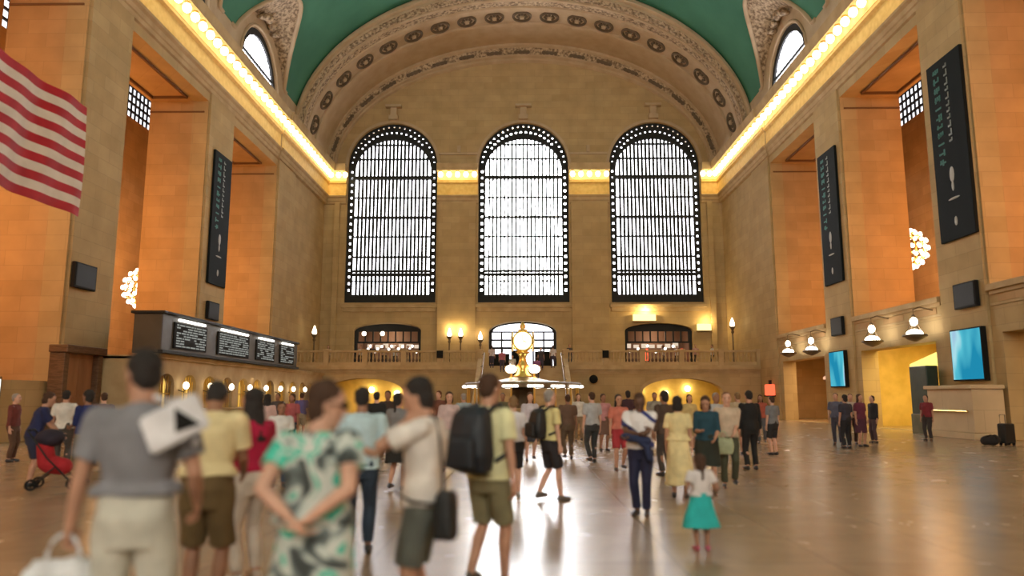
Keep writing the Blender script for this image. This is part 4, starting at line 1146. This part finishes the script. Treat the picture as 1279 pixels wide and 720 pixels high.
def backpack(f, label, col, s=1.):
    k = f.k; o = worn(f, 'backpack', label, 'backpack'); m = cm('nylon', col, .6)
    b = bmesh.new()
    T_ = f.TT
    rs = []
    for i, (z_, w_, d_) in enumerate(((.98, .10, .05), (1.0, .145, .085), (1.1, .16, .11), (1.25, .155, .105), (1.38, .13, .085), (1.44, .09, .05))):
        rs.append(oval((0, -.155-d_*.75*s, 1.2+(z_-1.2)*s), w_*s, d_*s, T_, 20, .35))
    rings(b, rs); solid('bag_body', b, m, o, f.vox, 1, .008, 12.)
    b = bmesh.new(); rings(b, [oval((0, -.155-.19*s-.02, 1.2+(z_-1.2)*s), w_*s, d_*s, T_, 16, .35) for z_, w_, d_ in ((1.02, .09, .03), (1.04, .12, .045), (1.2, .12, .045), (1.23, .09, .03))])
    solid('pocket', b, m, o, f.vox, 1)
    for sd in (-1, 1):
        b = bmesh.new()
        tube(b, [T_(p) for p in ((sd*.10, -.16, 1.42), (sd*.115, -.09, 1.475), (sd*.118, .0, 1.49), (sd*.122, .10, 1.43), (sd*.13, .142, 1.33), (sd*.14, .14, 1.2), (sd*.185, .05, 1.1), (sd*.16, -.12, 1.04))], .019*k, 8)
        link('strap', b, m, o, True)
    return o

def handbag(f, label, col, at, w=.16, h=.24, d=.07, strap=None, name='handbag', cat='bag', soft=.02, handle=True):
    """at: top centre of the bag in body space (1.75 m body)"""
    k = f.k; o = worn(f, name, label, cat); m = cm('bag_material', col, .6)
    a = V(at); b = bmesh.new()
    rings(b, [oval((a.x, a.y, a.z-h*t), w*q, d*q2, lambda p: p*k, 20, .4) for t, q, q2 in ((1., .8, .8), (.93, .98, 1.), (.5, 1.04, 1.1), (.1, .95, .8), (0, .85, .45))])
    solid('bag_body', b, m, o, f.vox, 1, soft, 10., at[0]*9)
    b = bmesh.new()
    if strap: pts = [V(p) for p in strap]
    else: pts = [a+V((w*.45*math.cos(t), 0, .13*math.sin(t)-.01)) for t in [PI*i/8 for i in range(9)]]
    tube(b, [p*k for p in pts], .010*k, 8); link('strap' if strap else 'handle', b, m, o, True)
    return o
# ------------------------------------------------------------ who stands where
def gx(px, y): return (px-653)/930*y
def floral():
    m = mat('floral_cloth', (.5, .5, .5), .9); n, l, b = nodes(m)
    tc = n.new('ShaderNodeTexCoord'); vo = n.new('ShaderNodeTexNoise'); vo.inputs['Scale'].default_value = 3.4; vo.inputs['Distortion'].default_value = 2.2; vo.inputs['Detail'].default_value = 1
    r = n.new('ShaderNodeValToRGB'); r.color_ramp.interpolation = 'EASE'; e = r.color_ramp.elements
    e[0].position = .36; e[0].color = (.05, .06, .06, 1); e[1].position = .465; e[1].color = (.52, .58, .54, 1)
    for p, c in ((.43, (.17, .21, .21, 1)), (.535, (.60, .62, .58, 1)), (.56, (.05, .48, .36, 1)), (.64, (.08, .56, .42, 1)), (.68, (.5, .55, .52, 1))): x = e.new(p); x.color = c
    l.new(tc.outputs['Object'], vo.inputs['Vector']); l.new(vo.outputs['Fac'], r.inputs['Fac']); l.new(r.outputs['Color'], b.inputs['Base Color']); return m
def striped():
    m = mat('sash_cloth', (.75, .73, .74), .9); n, l, b = nodes(m)
    tc = n.new('ShaderNodeTexCoord'); s = n.new('ShaderNodeSeparateXYZ'); l.new(tc.outputs['Object'], s.inputs[0])
    a = n.new('ShaderNodeMath'); a.operation = 'MULTIPLY_ADD'; a.inputs[1].default_value = -.75; l.new(s.outputs['X'], a.inputs[0]); l.new(s.outputs['Z'], a.inputs[2])
    r = n.new('ShaderNodeValToRGB'); r.color_ramp.interpolation = 'CONSTANT'; e = r.color_ramp.elements
    e[0].position = 0; e[0].color = (.74, .72, .74, 1); e[1].position = .30; e[1].color = (.03, .04, .16, 1)
    for p, c in ((.42, (.74, .72, .74, 1)), (.86, (.04, .05, .20, 1)), (.95, (.74, .72, .74, 1))): x = e.new(p); x.color = c
    mr = n.new('ShaderNodeMapRange'); mr.inputs['From Min'].default_value = .85; mr.inputs['From Max'].default_value = 1.5
    l.new(a.outputs[0], mr.inputs['Value']); l.new(mr.outputs[0], r.inputs['Fac']); l.new(r.outputs['Color'], b.inputs['Base Color']); return m

A = person(gx(176, 4.0), 4.0, 1.855, 14, 'person from behind in a grey t-shirt and cream shorts, holding a white plastic bag',
       ('tee', (.21, .21, .235), .5, 1.03), ('shorts', (.56, .55, .48)), ('short', 'black'), 'tan', head=(38, 0), lod=0, armL=(-.30, .03, .88), armR=(.26, .16, .95), curl=(1.6, .8), shoe=(.5, .5, .5), stance=.13, build=1.02)
handbag(A, 'white plastic carrier bag held low by the person in the grey t-shirt', (.70, .72, .76), (-.32, .04, .72), w=.17, h=.38, d=.10, soft=.05, name='carrier_bag')
# white folded sheet with a dark triangle, over the right shoulder
o = worn(A, 'folded_tote', 'white folded tote with a dark triangular opening over the grey t-shirt', 'bag')
bm = bmesh.new(); mt = Matrix.Rotation(R(-28), 3, 'Y')
rings(bm, [[mt @ V((x_, d_, z_)) + V((.19, -.185, 1.46)) for x_, z_ in ((-.15, -.10), (.16, -.10), (.17, .10), (-.13, .10))] for d_ in (-.03, .03)])
bmesh.ops.recalc_face_normals(bm, faces=bm.faces); bmesh.ops.bevel(bm, geom=list(bm.edges), offset=.015, segments=2, affect='EDGES')
link('bag_body', bm, cm('bag_material', (.74, .74, .78)), o)
bm = bmesh.new(); rings(bm, [[mt @ V((x_, d_, z_)) + V((.19, -.185, 1.46)) for x_, z_ in ((0, -.05), (.13, -.07), (.05, .07))] for d_ in (-.036, -.028)])
bmesh.ops.recalc_face_normals(bm, faces=bm.faces); link('dark_opening', bm, M['black'], o)
bm = bmesh.new(); tube(bm, [(.10, -.19, 1.60), (.14, -.10, 1.575), (.17, .02, 1.585), (.2, .14, 1.5), (.24, .05, 1.3), (.30, -.13, 1.37)], .014, 8); link('strap', bm, cm('bag_material', (.74, .74, .78)), o, True)

B = person(gx(264, 5.6), 5.6, 1.77, 4, 'person from behind in a pale yellow polo shirt and brown shorts, head bowed', ('tee', (.70, .59, .33), .5, 1.01), ('shorts', (.12, .078, .03)), ('short', 'black'), 'brown',
       head=(12, 38), lod=0, armL=(-.12, .30, 1.02), armR=(.16, .32, 1.0), shoe=(.08, .04, .03), build=1.03, lean=3)
C = person(gx(317, 6.7), 6.7, 1.665, 55, 'person with long black hair in a crimson t-shirt and off-white trousers', ('tee', (.40, .006, .05), .5, 1.0), ('trousers', (.60, .54, .48)), ('long', 'black'), 'tan',
       female=True, head=(10, 5), lod=0, armL=(-.16, .22, .98), armR=(.16, .24, 1.0), shoe=(.5, .42, .36))
handbag(C, 'black handbag hanging in front of the person in the crimson t-shirt', (.012, .012, .014), (-.20, .20, .92), w=.17, h=.26, d=.07, strap=[(-.33, .2, .84), (-.28, .2, .98), (-.18, .22, 1.03), (-.10, .2, .98), (-.06, .2, .84)])
FM = floral()
Dp = person(gx(398, 4.05), 4.05, 1.68, -6, 'person in a teal, grey and white floral dress, hands clasped behind the back', ('dress', FM, .38, .98), ('dress', FM, .28, .05), ('full', 'brown'), 'fair', female=True, build=1.12,
       head=(-68, 8), lod=0, armL=(-.045, -.215, 1.02, (-1, -.35, -.2)), armR=(.05, -.225, 1.03, (1, -.35, -.2)), curl=(.7, .9), shoe=(.4, .3, .22), extras=('sunglasses',))
F_ = person(gx(452, 7.9), 7.9, 1.70, 12, 'person from behind in a light blue shirt and dark jeans', ('shirt', (.46, .62, .68), .55, .88), ('trousers', (.02, .035, .06)), ('short', 'black'), 'brown', lod=0, head=(0, 4), build=1.05, armR=(.22, .2, 1.0))
G = person(gx(531, 5.1), 5.1, 1.735, 82, 'person in a white polo shirt and grey shorts, one hand at the neck', ('shirt', (.74, .69, .65), .5, .90), ('shorts', (.115, .125, .11)), ('full', 'black'), 'tan',
       lod=0, head=(4, 22), armL=(-.085, .095, 1.455, (-.12, .9, -.4)), armR=(.06, .34, 1.24, (.6, 1, -.2)), curl=(1.1, 1.2), shoe=(.2, .12, .08), build=1.03, lean=-2)
handbag(G, 'black shoulder bag hanging at the hip of the person in the white polo shirt', (.012, .013, .015), (-.14, -.19, 1.0), w=.10, h=.30, d=.07,
        strap=[(-.21, -.19, .95), (-.20, -.18, 1.15), (-.17, -.15, 1.35), (-.10, -.10, 1.475), (-.02, -.02, 1.50), (.06, .10, 1.44), (.10, .15, 1.3), (.05, .17, 1.1), (-.1, .165, .98), (-.23, .02, .94), (-.2, -.16, .92)], name='shoulder_bag')
Hh = person(gx(610, 6.5), 6.5, 1.80, -32, 'person with a large dark backpack, pale yellow t-shirt and khaki shorts', ('tee', (.70, .68, .40), .5, .88), ('shorts', (.20, .18, .10)), ('short', 'brown'), 'tan', lod=0, head=(-8, 2), armL=(-.26, .10, .92), armR=(.27, -.02, .86), stride=.10, curl=(.9, .8), shoe=(.06, .045, .035))
backpack(Hh, 'large dark navy backpack worn over the pale yellow t-shirt', (.012, .017, .026), 1.18)
# middle distance
I_ = person(gx(641, 12.2), 12.2, 1.61, 8, 'person from behind in a white t-shirt and short black shorts, left of the black backpack', ('tee', (.72, .70, .74), .5, .96), ('shorts', (.012, .012, .014)), ('short', 'light'), 'fair', female=True, stride=.06, shoe=(.5, .5, .5), lod=1)
J = person(gx(686, 11.8), 11.8, 1.71, -58, 'person walking right in a yellow and white t-shirt with dark shorts', ('tee', (.74, .64, .30), .5, .95), ('shorts', (.02, .018, .022)), ('short', 'grey'), 'fair', stride=.14, shoe=(.12, .10, .09), lod=1, curl=(.9, .9))
backpack(J, 'black backpack of the person walking right in yellow and white', (.010, .010, .012), 1.05)
O_ = person(gx(798, 10.4), 10.4, 1.68, 158, 'person looking down in a white top with navy bands and navy trousers, arms folded', ('tee', striped(), .55, .93), ('trousers', (.012, .014, .045)), ('short', 'brown'), 'dark', head=(14, 32), lod=1,
       armL=(.08, .25, 1.10, (-1, .1, -.5)), armR=(-.06, .27, 1.14, (1, .1, -.5)), curl=(1.1, 1.1), stance=.07)
o = worn(O_, 'folded_jacket', 'navy folded jacket over the arms of the person in the white and navy top', 'jacket')
bm = bmesh.new(); rcone(bm, (-.15, .235, 1.02), (.17, .245, 1.06), .055, .05); rcone(bm, (-.15, .22, .92), (-.08, .23, 1.0), .05, .05); rcone(bm, (-.17, .2, .78), (-.13, .22, .95), .055, .05)
solid('cloth', bm, cm('cloth', (.02, .03, .085)), o, .012, 2, .015, 12.)
P_ = person(gx(829, 15.5), 15.5, 1.72, 30, 'person in a dark brown jacket behind the cream dress', ('jacket', (.07, .042, .03), .9, .86), ('trousers', (.05, .04, .035)), ('full', 'black'), 'brown', lod=1)
Q_ = person(gx(845, 12.2), 12.2, 1.60, -20, 'person in a long cream yellow dress with dark hair', ('dress', (.76, .64, .34), .5, .98), ('dress', (.76, .64, .34), .22, .06), ('bob', 'black'), 'tan', female=True, lod=1)
R_ = person(gx(880, 12.6), 12.6, 1.62, 165, 'person in a dark teal top and dark skirt standing behind the child', ('shirt', (.012, .055, .085), .6, .95), ('skirt', (.02, .025, .018), .5, .03), ('bob', 'brown'), 'tan', female=True, lod=1, armR=(.1, .27, 1.12), armL=(-.15, .26, 1.0), head=(0, 20))
S_ = person(gx(870, 8.1), 8.1, .98, 6, 'small child in a turquoise skirt and white top', ('tee', (.62, .58, .58), .45, 1.0), ('skirt', (.02, .42, .42), .42, .14), ('tail', 'brown'), 'brown', female=True, child=True, lod=0, build=1.12, armL=(-.30, .08, .98), armR=(.28, .1, 1.0), shoe=(.45, .08, .14), curl=(.6, .6))
T_ = person(gx(906, 13.6), 13.6, 1.68, 172, 'person in a beige shirt and olive trousers right of the child', ('shirt', (.55, .43, .32), .6, .92), ('trousers', (.055, .06, .035)), ('short', 'red'), 'fair', lod=1, armL=(-.08, .28, 1.0), stride=.08)
handbag(T_, 'pale green bag carried by the person in the beige shirt', (.38, .42, .26), (.12, .26, .92), w=.17, h=.30, d=.07, soft=.03)
U_ = person(gx(934, 16.8), 16.8, 1.74, 10, 'person dressed all in black right of the child', ('jacket', (.008, .008, .009), .95, .86), ('trousers', (.009, .009, .010)), ('short', 'black'), 'tan', lod=1)
V__ = person(gx(962, 21.), 21., 1.62, 30, 'person in a grey top and dark shorts below the red glowing sign', ('tee', (.17, .18, .20), .55, .92), ('shorts', (.02, .02, .022)), ('short', 'brown'), 'fair', lod=1)
N_ = person(gx(772, 16.6), 16.6, 1.64, 190, 'person in a coral top and red shorts with long black hair', ('tee', (.55, .17, .12), .5, .95), ('shorts', (.36, .03, .04)), ('long', 'black'), 'tan', female=True, lod=1, stride=.06)
# left hand group round the pushchair
person(gx(40, 13.5), 13.5, 1.70, -55, 'person in a navy top and shorts bending over the red pushchair', ('tee', (.015, .02, .08), .55, .92), ('shorts', (.02, .022, .05)), ('full', 'brown'), 'tan', lod=1, lean=16, armR=(.12, .42, .95), armL=(-.12, .44, .95))
person(gx(78, 16.2), 16.2, 1.74, 20, 'person with black hair in a white top behind the red pushchair', ('tee', (.62, .60, .56), .5, .92), ('trousers', (.06, .05, .045)), ('short', 'black'), 'tan', lod=1)
person(gx(106, 13.9), 13.9, 1.72, 70, 'person in a dark blue shirt and khaki trousers right of the red pushchair', ('shirt', (.015, .025, .12), .6, .93), ('trousers', (.20, .16, .09)), ('full', 'black'), 'brown', lod=1, armL=(-.1, .3, 1.05))
person(gx(14, 18.5), 18.5, 1.68, -80, 'person in a dark red jacket at the left picture edge below the white display case', ('jacket', (.14, .03, .025), .9, .9), ('trousers', (.10, .05, .03)), ('short', 'grey'), 'fair', lod=1)
person(gx(126, 18.), 18., 1.70, 40, 'person in a maroon jacket just left of the person in grey', ('jacket', (.12, .04, .035), .9, .9), ('trousers', (.16, .12, .07)), ('short', 'brown'), 'fair', lod=1)
# pushchair
o = tag(empty('pushchair', (gx(72, 13.2), 13.2, 0), R(-70)), 'red pushchair with dark wheels among the group at the far left', 'pushchair')
bm = bmesh.new(); rcone(bm, (0, -.08, .42), (0, .12, .38), .16, .15); rcone(bm, (0, -.14, .45), (0, -.2, .78), .15, .13); solid('seat', bm, cm('cloth', (.36, .012, .02)), o, .015, 2)
bm = bmesh.new(); ell(bm, (0, -.12, .88), (.2, .24, .16), 16); solid('hood', bm, cm('cloth', (.02, .015, .03)), o, .015, 1)
bm = bmesh.new()
for s in (-1, 1): tube(bm, [(s*.22, .32, .1), (s*.22, -.1, .55), (s*.22, -.42, 1.02)], .014); tube(bm, [(s*.22, -.30, .1), (s*.22, .05, .40)], .014)
tube(bm, [(-.22, -.42, 1.02), (.22, -.42, 1.02)], .018); tube(bm, [(-.22, .32, .1), (.22, .32, .1)], .012); tube(bm, [(-.22, -.3, .1), (.22, -.3, .1)], .012); link('frame', bm, M['iron'], o, True)
for sx in (-.24, .24):
    for sy in (.32, -.30):
        bm = bmesh.new()
        for j in range(16):
            t0, t1 = 2*PI*j/16, 2*PI*(j+1)/16; tube(bm, [(sx, sy+.08*math.cos(t0), .1+.08*math.sin(t0)), (sx, sy+.08*math.cos(t1), .1+.08*math.sin(t1))], .02, 6)
        ell(bm, (sx, sy, .1), (.018, .03, .03), 8)
        for j in range(4): tube(bm, [(sx, sy, .1), (sx, sy+.07*math.cos(j*PI/2), .1+.07*math.sin(j*PI/2))], .007, 5)
        link('wheel', bm, M['black'], o)
# group on the right
for px, yy, H, fc, lab, top, bot, hr in (
    (1041, 25.2, 1.72, 150, 'person in a slate blue top, leftmost of the group by the far right pier', ('tee', (.09, .10, .16), .55, .92), ('trousers', (.06, .06, .09)), ('short', 'black')),
    (1052, 23.6, 1.66, 20, 'person in a dark navy top standing nearest in the group at the far right pier', ('tee', (.03, .03, .05), .55, .92), ('trousers', (.012, .012, .016)), ('full', 'black')),
    (1059, 25.6, 1.70, 160, 'person in a cream shirt in the middle of the group at the far right pier', ('shirt', (.48, .40, .34), .6, .92), ('trousers', (.05, .03, .03)), ('short', 'brown')),
    (1070, 24.6, 1.68, 200, 'person in a maroon top in the group at the far right pier', ('tee', (.12, .02, .045), .55, .9), ('skirt', (.07, .02, .04), .45, .03), ('long', 'brown')),
    (1086, 26.4, 1.64, 100, 'person in black, rightmost of the group at the far right pier', ('jacket', (.015, .015, .02), .9, .88), ('trousers', (.07, .04, .05)), ('short', 'black')),
    (1152, 27.6, 1.66, 120, 'person in a dark red top before the yellow lit passage on the right', ('tee', (.20, .02, .03), .55, .92), ('trousers', (.04, .03, .03)), ('short', 'black'))):
    person(gx(px, yy), yy, H, fc, lab, top, bot, hr, 'tan', lod=2, female=hr[0] == 'long')
# suitcase and rucksack by the stone block
sx_, sy_ = gx(1247, 25.2), 25.2
o = tag(empty('suitcase', (sx_, sy_, 0), R(20)), 'black wheeled suitcase on the floor in front of the pale stone block', 'suitcase')
bm = bmesh.new(); box(bm, -.24, .24, -.14, .14, .07, .72, 0, .05); link('case_body', bm, cm('bag_material', (.012, .012, .014)), o)
bm = bmesh.new(); tube(bm, [(-.12, .1, .7), (-.12, .1, 1.0), (.12, .1, 1.0), (.12, .1, .7)], .013); link('pull_handle', bm, M['iron'], o)
for a in (-.18, .18):
    for b_ in (-.09, .09): bm = bmesh.new(); rcone(bm, (a-.015, b_, .045), (a+.015, b_, .045), .045, .045, 10); link('wheel', bm, M['black'], o)
o = tag(empty('rucksack', (sx_-.62, sy_-.1, 0), R(-15)), 'slumped black rucksack lying beside the black suitcase', 'rucksack')
bm = bmesh.new(); rcone(bm, (-.12, 0, .16), (.14, 0, .19), .16, .17); solid('bag_body', bm, cm('bag_material', (.02, .016, .016)), o, .012, 2, .03, 6.)
bm = bmesh.new(); tube(bm, [(-.15, -.12, .28), (-.05, -.2, .36), (.1, -.17, .33), (.16, -.14, .2)], .014); link('strap', bm, M['black'], o, True)

# the crowd further back: (px, distance, height, heading, colour words, top, lower, hair, place)
far = [
 (333, 19., 1.66, 30, 'pale pink top', (.60, .42, .40), 'grey trousers', 'trousers', (.10, .10, .11), ('long', 'black'), 'just right of the crimson t-shirt'),
 (346, 27., 1.72, 170, 'dark grey top', (.06, .06, .07), 'black trousers', 'trousers', (.02, .02, .02), ('short', 'black'), 'before the ticket windows'),
 (351, 13.5, 1.50, 200, 'white top', (.66, .66, .66), 'blue jeans', 'trousers', (.04, .07, .14), ('full', 'brown'), 'left of the floral dress'),
 (364, 21., 1.68, 160, 'dusty red top', (.36, .09, .10), 'dark jeans', 'trousers', (.03, .035, .06), ('full', 'brown'), 'between the crimson t-shirt and the floral dress'),
 (376, 29., 1.75, 20, 'blue violet top', (.10, .09, .25), 'beige shorts', 'shorts', (.3, .25, .17), ('short', 'brown'), 'far behind the floral dress'),
 (470, 18.5, 1.72, 10, 'black top', (.012, .012, .013), 'dark trousers', 'trousers', (.03, .03, .03), ('short', 'black'), 'behind the light blue shirt'),
 (484, 21., 1.76, 180, 'dark brown jacket', (.045, .025, .02), 'black trousers', 'trousers', (.02, .02, .02), ('full', 'brown'), 'right of the light blue shirt'),
 (497, 13., 1.66, -20, 'grey top', (.20, .20, .21), 'black skirt', 'skirt', (.015, .015, .015), ('tail', 'black'), 'just left of the white polo shirt'),
 (548, 24., 1.78, 160, 'rust brown top', (.16, .06, .04), 'dark trousers', 'trousers', (.04, .03, .03), ('full', 'red'), 'between the white polo shirt and the large backpack'),
 (561, 16.5, 1.70, 190, 'pale rose top', (.55, .42, .42), 'white trousers', 'trousers', (.5, .48, .46), ('bob', 'brown'), 'right behind the white polo shirt'),
 (579, 22., 1.70, 20, 'light blue grey top', (.32, .40, .44), 'grey shorts', 'shorts', (.15, .15, .16), ('short', 'grey'), 'directly behind the large backpack'),
 (628, 24., 1.72, 180, 'olive top', (.12, .11, .06), 'brown trousers', 'trousers', (.10, .06, .04), ('short', 'black'), 'right behind the pale yellow t-shirt'),
 (662, 19., 1.70, 190, 'lavender white top', (.56, .53, .60), 'dark skirt', 'skirt', (.03, .03, .04), ('long', 'brown'), 'beneath the golden clock'),
 (709, 19.5, 1.66, 10, 'brown top', (.13, .075, .05), 'brown trousers', 'trousers', (.12, .08, .05), ('short', 'brown'), 'right of the yellow and white t-shirt'),
 (722, 27., 1.70, 185, 'white blouse', (.62, .60, .56), 'tan trousers', 'trousers', (.25, .18, .11), ('long', 'brown'), 'between the brown top and the grey white top'),
 (739, 18.5, 1.72, 25, 'grey white top', (.40, .42, .45), 'charcoal trousers', 'trousers', (.04, .045, .05), ('short', 'brown'), 'below the round black loudspeaker'),
 (753, 22.5, 1.68, 200, 'rosy pink top', (.46, .22, .24), 'brown skirt', 'skirt', (.14, .08, .06), ('full', 'brown'), 'between the grey white top and the coral top'),
 (784, 26., 1.80, 10, 'dark plum jacket', (.05, .02, .03), 'black trousers', 'trousers', (.02, .02, .02), ('full', 'black'), 'behind the coral top'),
 (817, 25., 1.74, 170, 'stone grey top', (.28, .26, .22), 'tan shorts', 'shorts', (.3, .22, .13), ('short', 'brown'), 'left behind the brown jacket'),
 (860, 22., 1.66, 180, 'yellow cream top', (.55, .42, .18), 'tan skirt', 'skirt', (.35, .25, .12), ('bob', 'brown'), 'right behind the cream dress'),
 (893, 18., 1.70, 200, 'pale striped shirt', (.45, .45, .46), 'dark trousers', 'trousers', (.03, .03, .03), ('short', 'grey'), 'between the dark teal top and the beige shirt'),
 (920, 21., 1.72, 10, 'sand coloured top', (.42, .33, .22), 'brown shorts', 'shorts', (.12, .08, .05), ('short', 'light'), 'left behind the person all in black'),
 (948, 26., 1.66, 160, 'brick red top', (.35, .08, .05), 'grey trousers', 'trousers', (.09, .09, .1), ('long', 'brown'), 'between the person all in black and the grey top'),
]
for px, yy, H, fc, cw_, tc_, bw_, bt_, bc_, hr, where in far:
    bot = (bt_, bc_) if bt_ != 'skirt' else (bt_, bc_, .5, .03)
    person(gx(px, yy), yy, H, fc, 'person in a %s, %s' % (cw_, where), ('tee', tc_, .55, .92), bot, hr, random.choice(['fair', 'tan', 'brown']), lod=1 if yy < 17 else 2, female=hr[0] in ('long', 'bob', 'tail'), stride=random.choice([0, .05, .08]))
# people on the balcony and on the staircase
bal_p = [(448, 58.2, (.5, .48, .45), 'white top near the left end of the restaurant front'), (463, 58.6, (.08, .06, .06), 'dark top before the restaurant front'), (478, 58.3, (.4, .3, .25), 'tan top before the restaurant front'),
         (492, 58.7, (.55, .55, .55), 'pale grey top before the restaurant front'), (508, 58.3, (.12, .05, .05), 'maroon top at the right part of the restaurant front'), (407, 58.3, (.5, .42, .36), 'beige top alone left of the restaurant front'),
         (712, 58.2, (.05, .05, .06), 'black top just right of the glazed doorway'), (829, 58.4, (.6, .58, .55), 'white top before the dark shop front'), (847, 58.2, (.62, .60, .6), 'white blouse before the right part of the shop front'),
         (870, 58.3, (.50, .30, .28), 'rose top right of the dark shop front'), (891, 58.4, (.6, .6, .62), 'white top near the right corner')]
for i, (px, yy, c, lab) in enumerate(bal_p):
    person(gx(px, yy), yy, random.uniform(1.6, 1.78), random.choice([180, 160, 200, 90]), 'person on the balcony in a '+lab, ('tee', c, .55, .92), ('trousers', (.05, .05, .06)), (random.choice(['short', 'full', 'long']), random.choice(['black', 'brown', 'light'])), 'tan', lod=2, z=3.95, group='people on the far balcony')
for px, step, c, lab in ((614, 22, (.55, .5, .52), 'pale top left of the clock'), (627, 20, (.40, .12, .16), 'rose red top left of the clock'), (676, 21, (.05, .04, .05), 'black top right of the clock'), (691, 22, (.6, .56, .58), 'white top right of the clock'), (640, 17, (.6, .6, .6), 'white top directly left of the clock pedestal'), (671, 16, (.25, .1, .25), 'purple top directly right of the clock pedestal')):
    yy = BF-(NS-step-.5)*.31
    person(gx(px, yy), yy, 1.70, 180 if step % 2 else 0, 'person on the far staircase in a '+lab, ('tee', c, .55, .92), ('trousers', (.05, .04, .07)), ('full', 'brown'), 'tan', lod=2, z=3.95*(step+1)/NS, group='people on the far staircase')

# ------------------------------------------------------------ lights
def light(kind, name, loc, power, col, size=.5, rot=None, spot=None, size_y=None):
    d = bpy.data.lights.new(name, kind); d.energy = power; d.color = col
    if kind == 'AREA':
        d.size = size
        if size_y: d.shape = 'RECTANGLE'; d.size_y = size_y
    else: d.shadow_soft_size = size
    if kind == 'SPOT': d.spot_size = R(spot or 80); d.spot_blend = .8
    o = bpy.data.objects.new(name, d); COL.objects.link(o); o.location = loc
    if rot: o.rotation_euler = rot
    return o
ORANGE = (1., .47, .15)
for s in (-1, 1):
    for c in BAYC[1:]:
        light('POINT', 'gallery_light', (s*24.2, c-2.2, 10.5), 1250, ORANGE, 1.2)
        light('POINT', 'recess_light', (s*20.6, c, 7.4), 170, ORANGE, .6)
for x in (-12.2, 12.2):
    light('AREA', 'passage_light', (x, 61, 3.3), 260, (1., .70, .25), 5., size_y=3.)
for y, p, c in ((34.5, 380, (1., .78, .30)), (37.5, 260, (1., .78, .30)), (48.6, 380, (1., .66, .32)), (24.5, 150, (1., .6, .25))):
    light('AREA', 'shop_light', (20.8, y, 4.9), p, c, 3., size_y=3.)
for x, z, p in ((-6.5, 7.6, 60), (-5.5, 7.6, 60), (11.0, 9.1, 260), (16.4, 8.3, 110), (-3.75, 7.2, 30)):
    light('POINT', 'wall_lamp_light', (x, D-.7, z), p, (1., .72, .3), .15)
for x in (-12.2, 12.2): light('POINT', 'shop_interior_light', (x, D+2.3, 7.2), 90, (1., .75, .5), .3)
light('AREA', 'booth_row_light', (-14.6, 42., 3.2), 130, (1., .75, .42), 20., rot=(0, R(-35), 0), size_y=.4)
w = bpy.data.worlds.new('World'); SC.world = w; w.use_nodes = True
w.node_tree.nodes['Background'].inputs[0].default_value = (.8, .86, 1., 1); w.node_tree.nodes['Background'].inputs[1].default_value = .6

# ------------------------------------------------------------ camera
cd = bpy.data.cameras.new('camera'); cam = bpy.data.objects.new('camera', cd); COL.objects.link(cam); SC.camera = cam
cam.location = (0, 0, 1.6); cam.rotation_euler = (PI/2+math.atan(136/920), 0, math.atan(13.5/930))
cd.sensor_width = 36; cd.lens = 36*920/1279; cd.clip_end = 300; cd.clip_start = .05
cd.dof.use_dof = True; cd.dof.focus_distance = 58.; cd.dof.aperture_fstop = .52
SC.view_settings.view_transform = 'Standard'; SC.view_settings.look = 'None'; SC.view_settings.gamma = 1; SC.view_settings.use_curve_mapping = False
SC.view_settings.exposure = .16
SC.cycles.use_denoising = True
SC.cycles.max_bounces = 8; SC.cycles.diffuse_bounces = 5; SC.cycles.glossy_bounces = 3; SC.cycles.transmission_bounces = 2
SC.cycles.sample_clamp_indirect = 3.; SC.cycles.sample_clamp_direct = 40.
SC.cycles.caustics_reflective = False; SC.cycles.caustics_refractive = False

for o in list(COL.objects): SC.collection.objects.link(o)
bpy.data.collections.remove(COL)
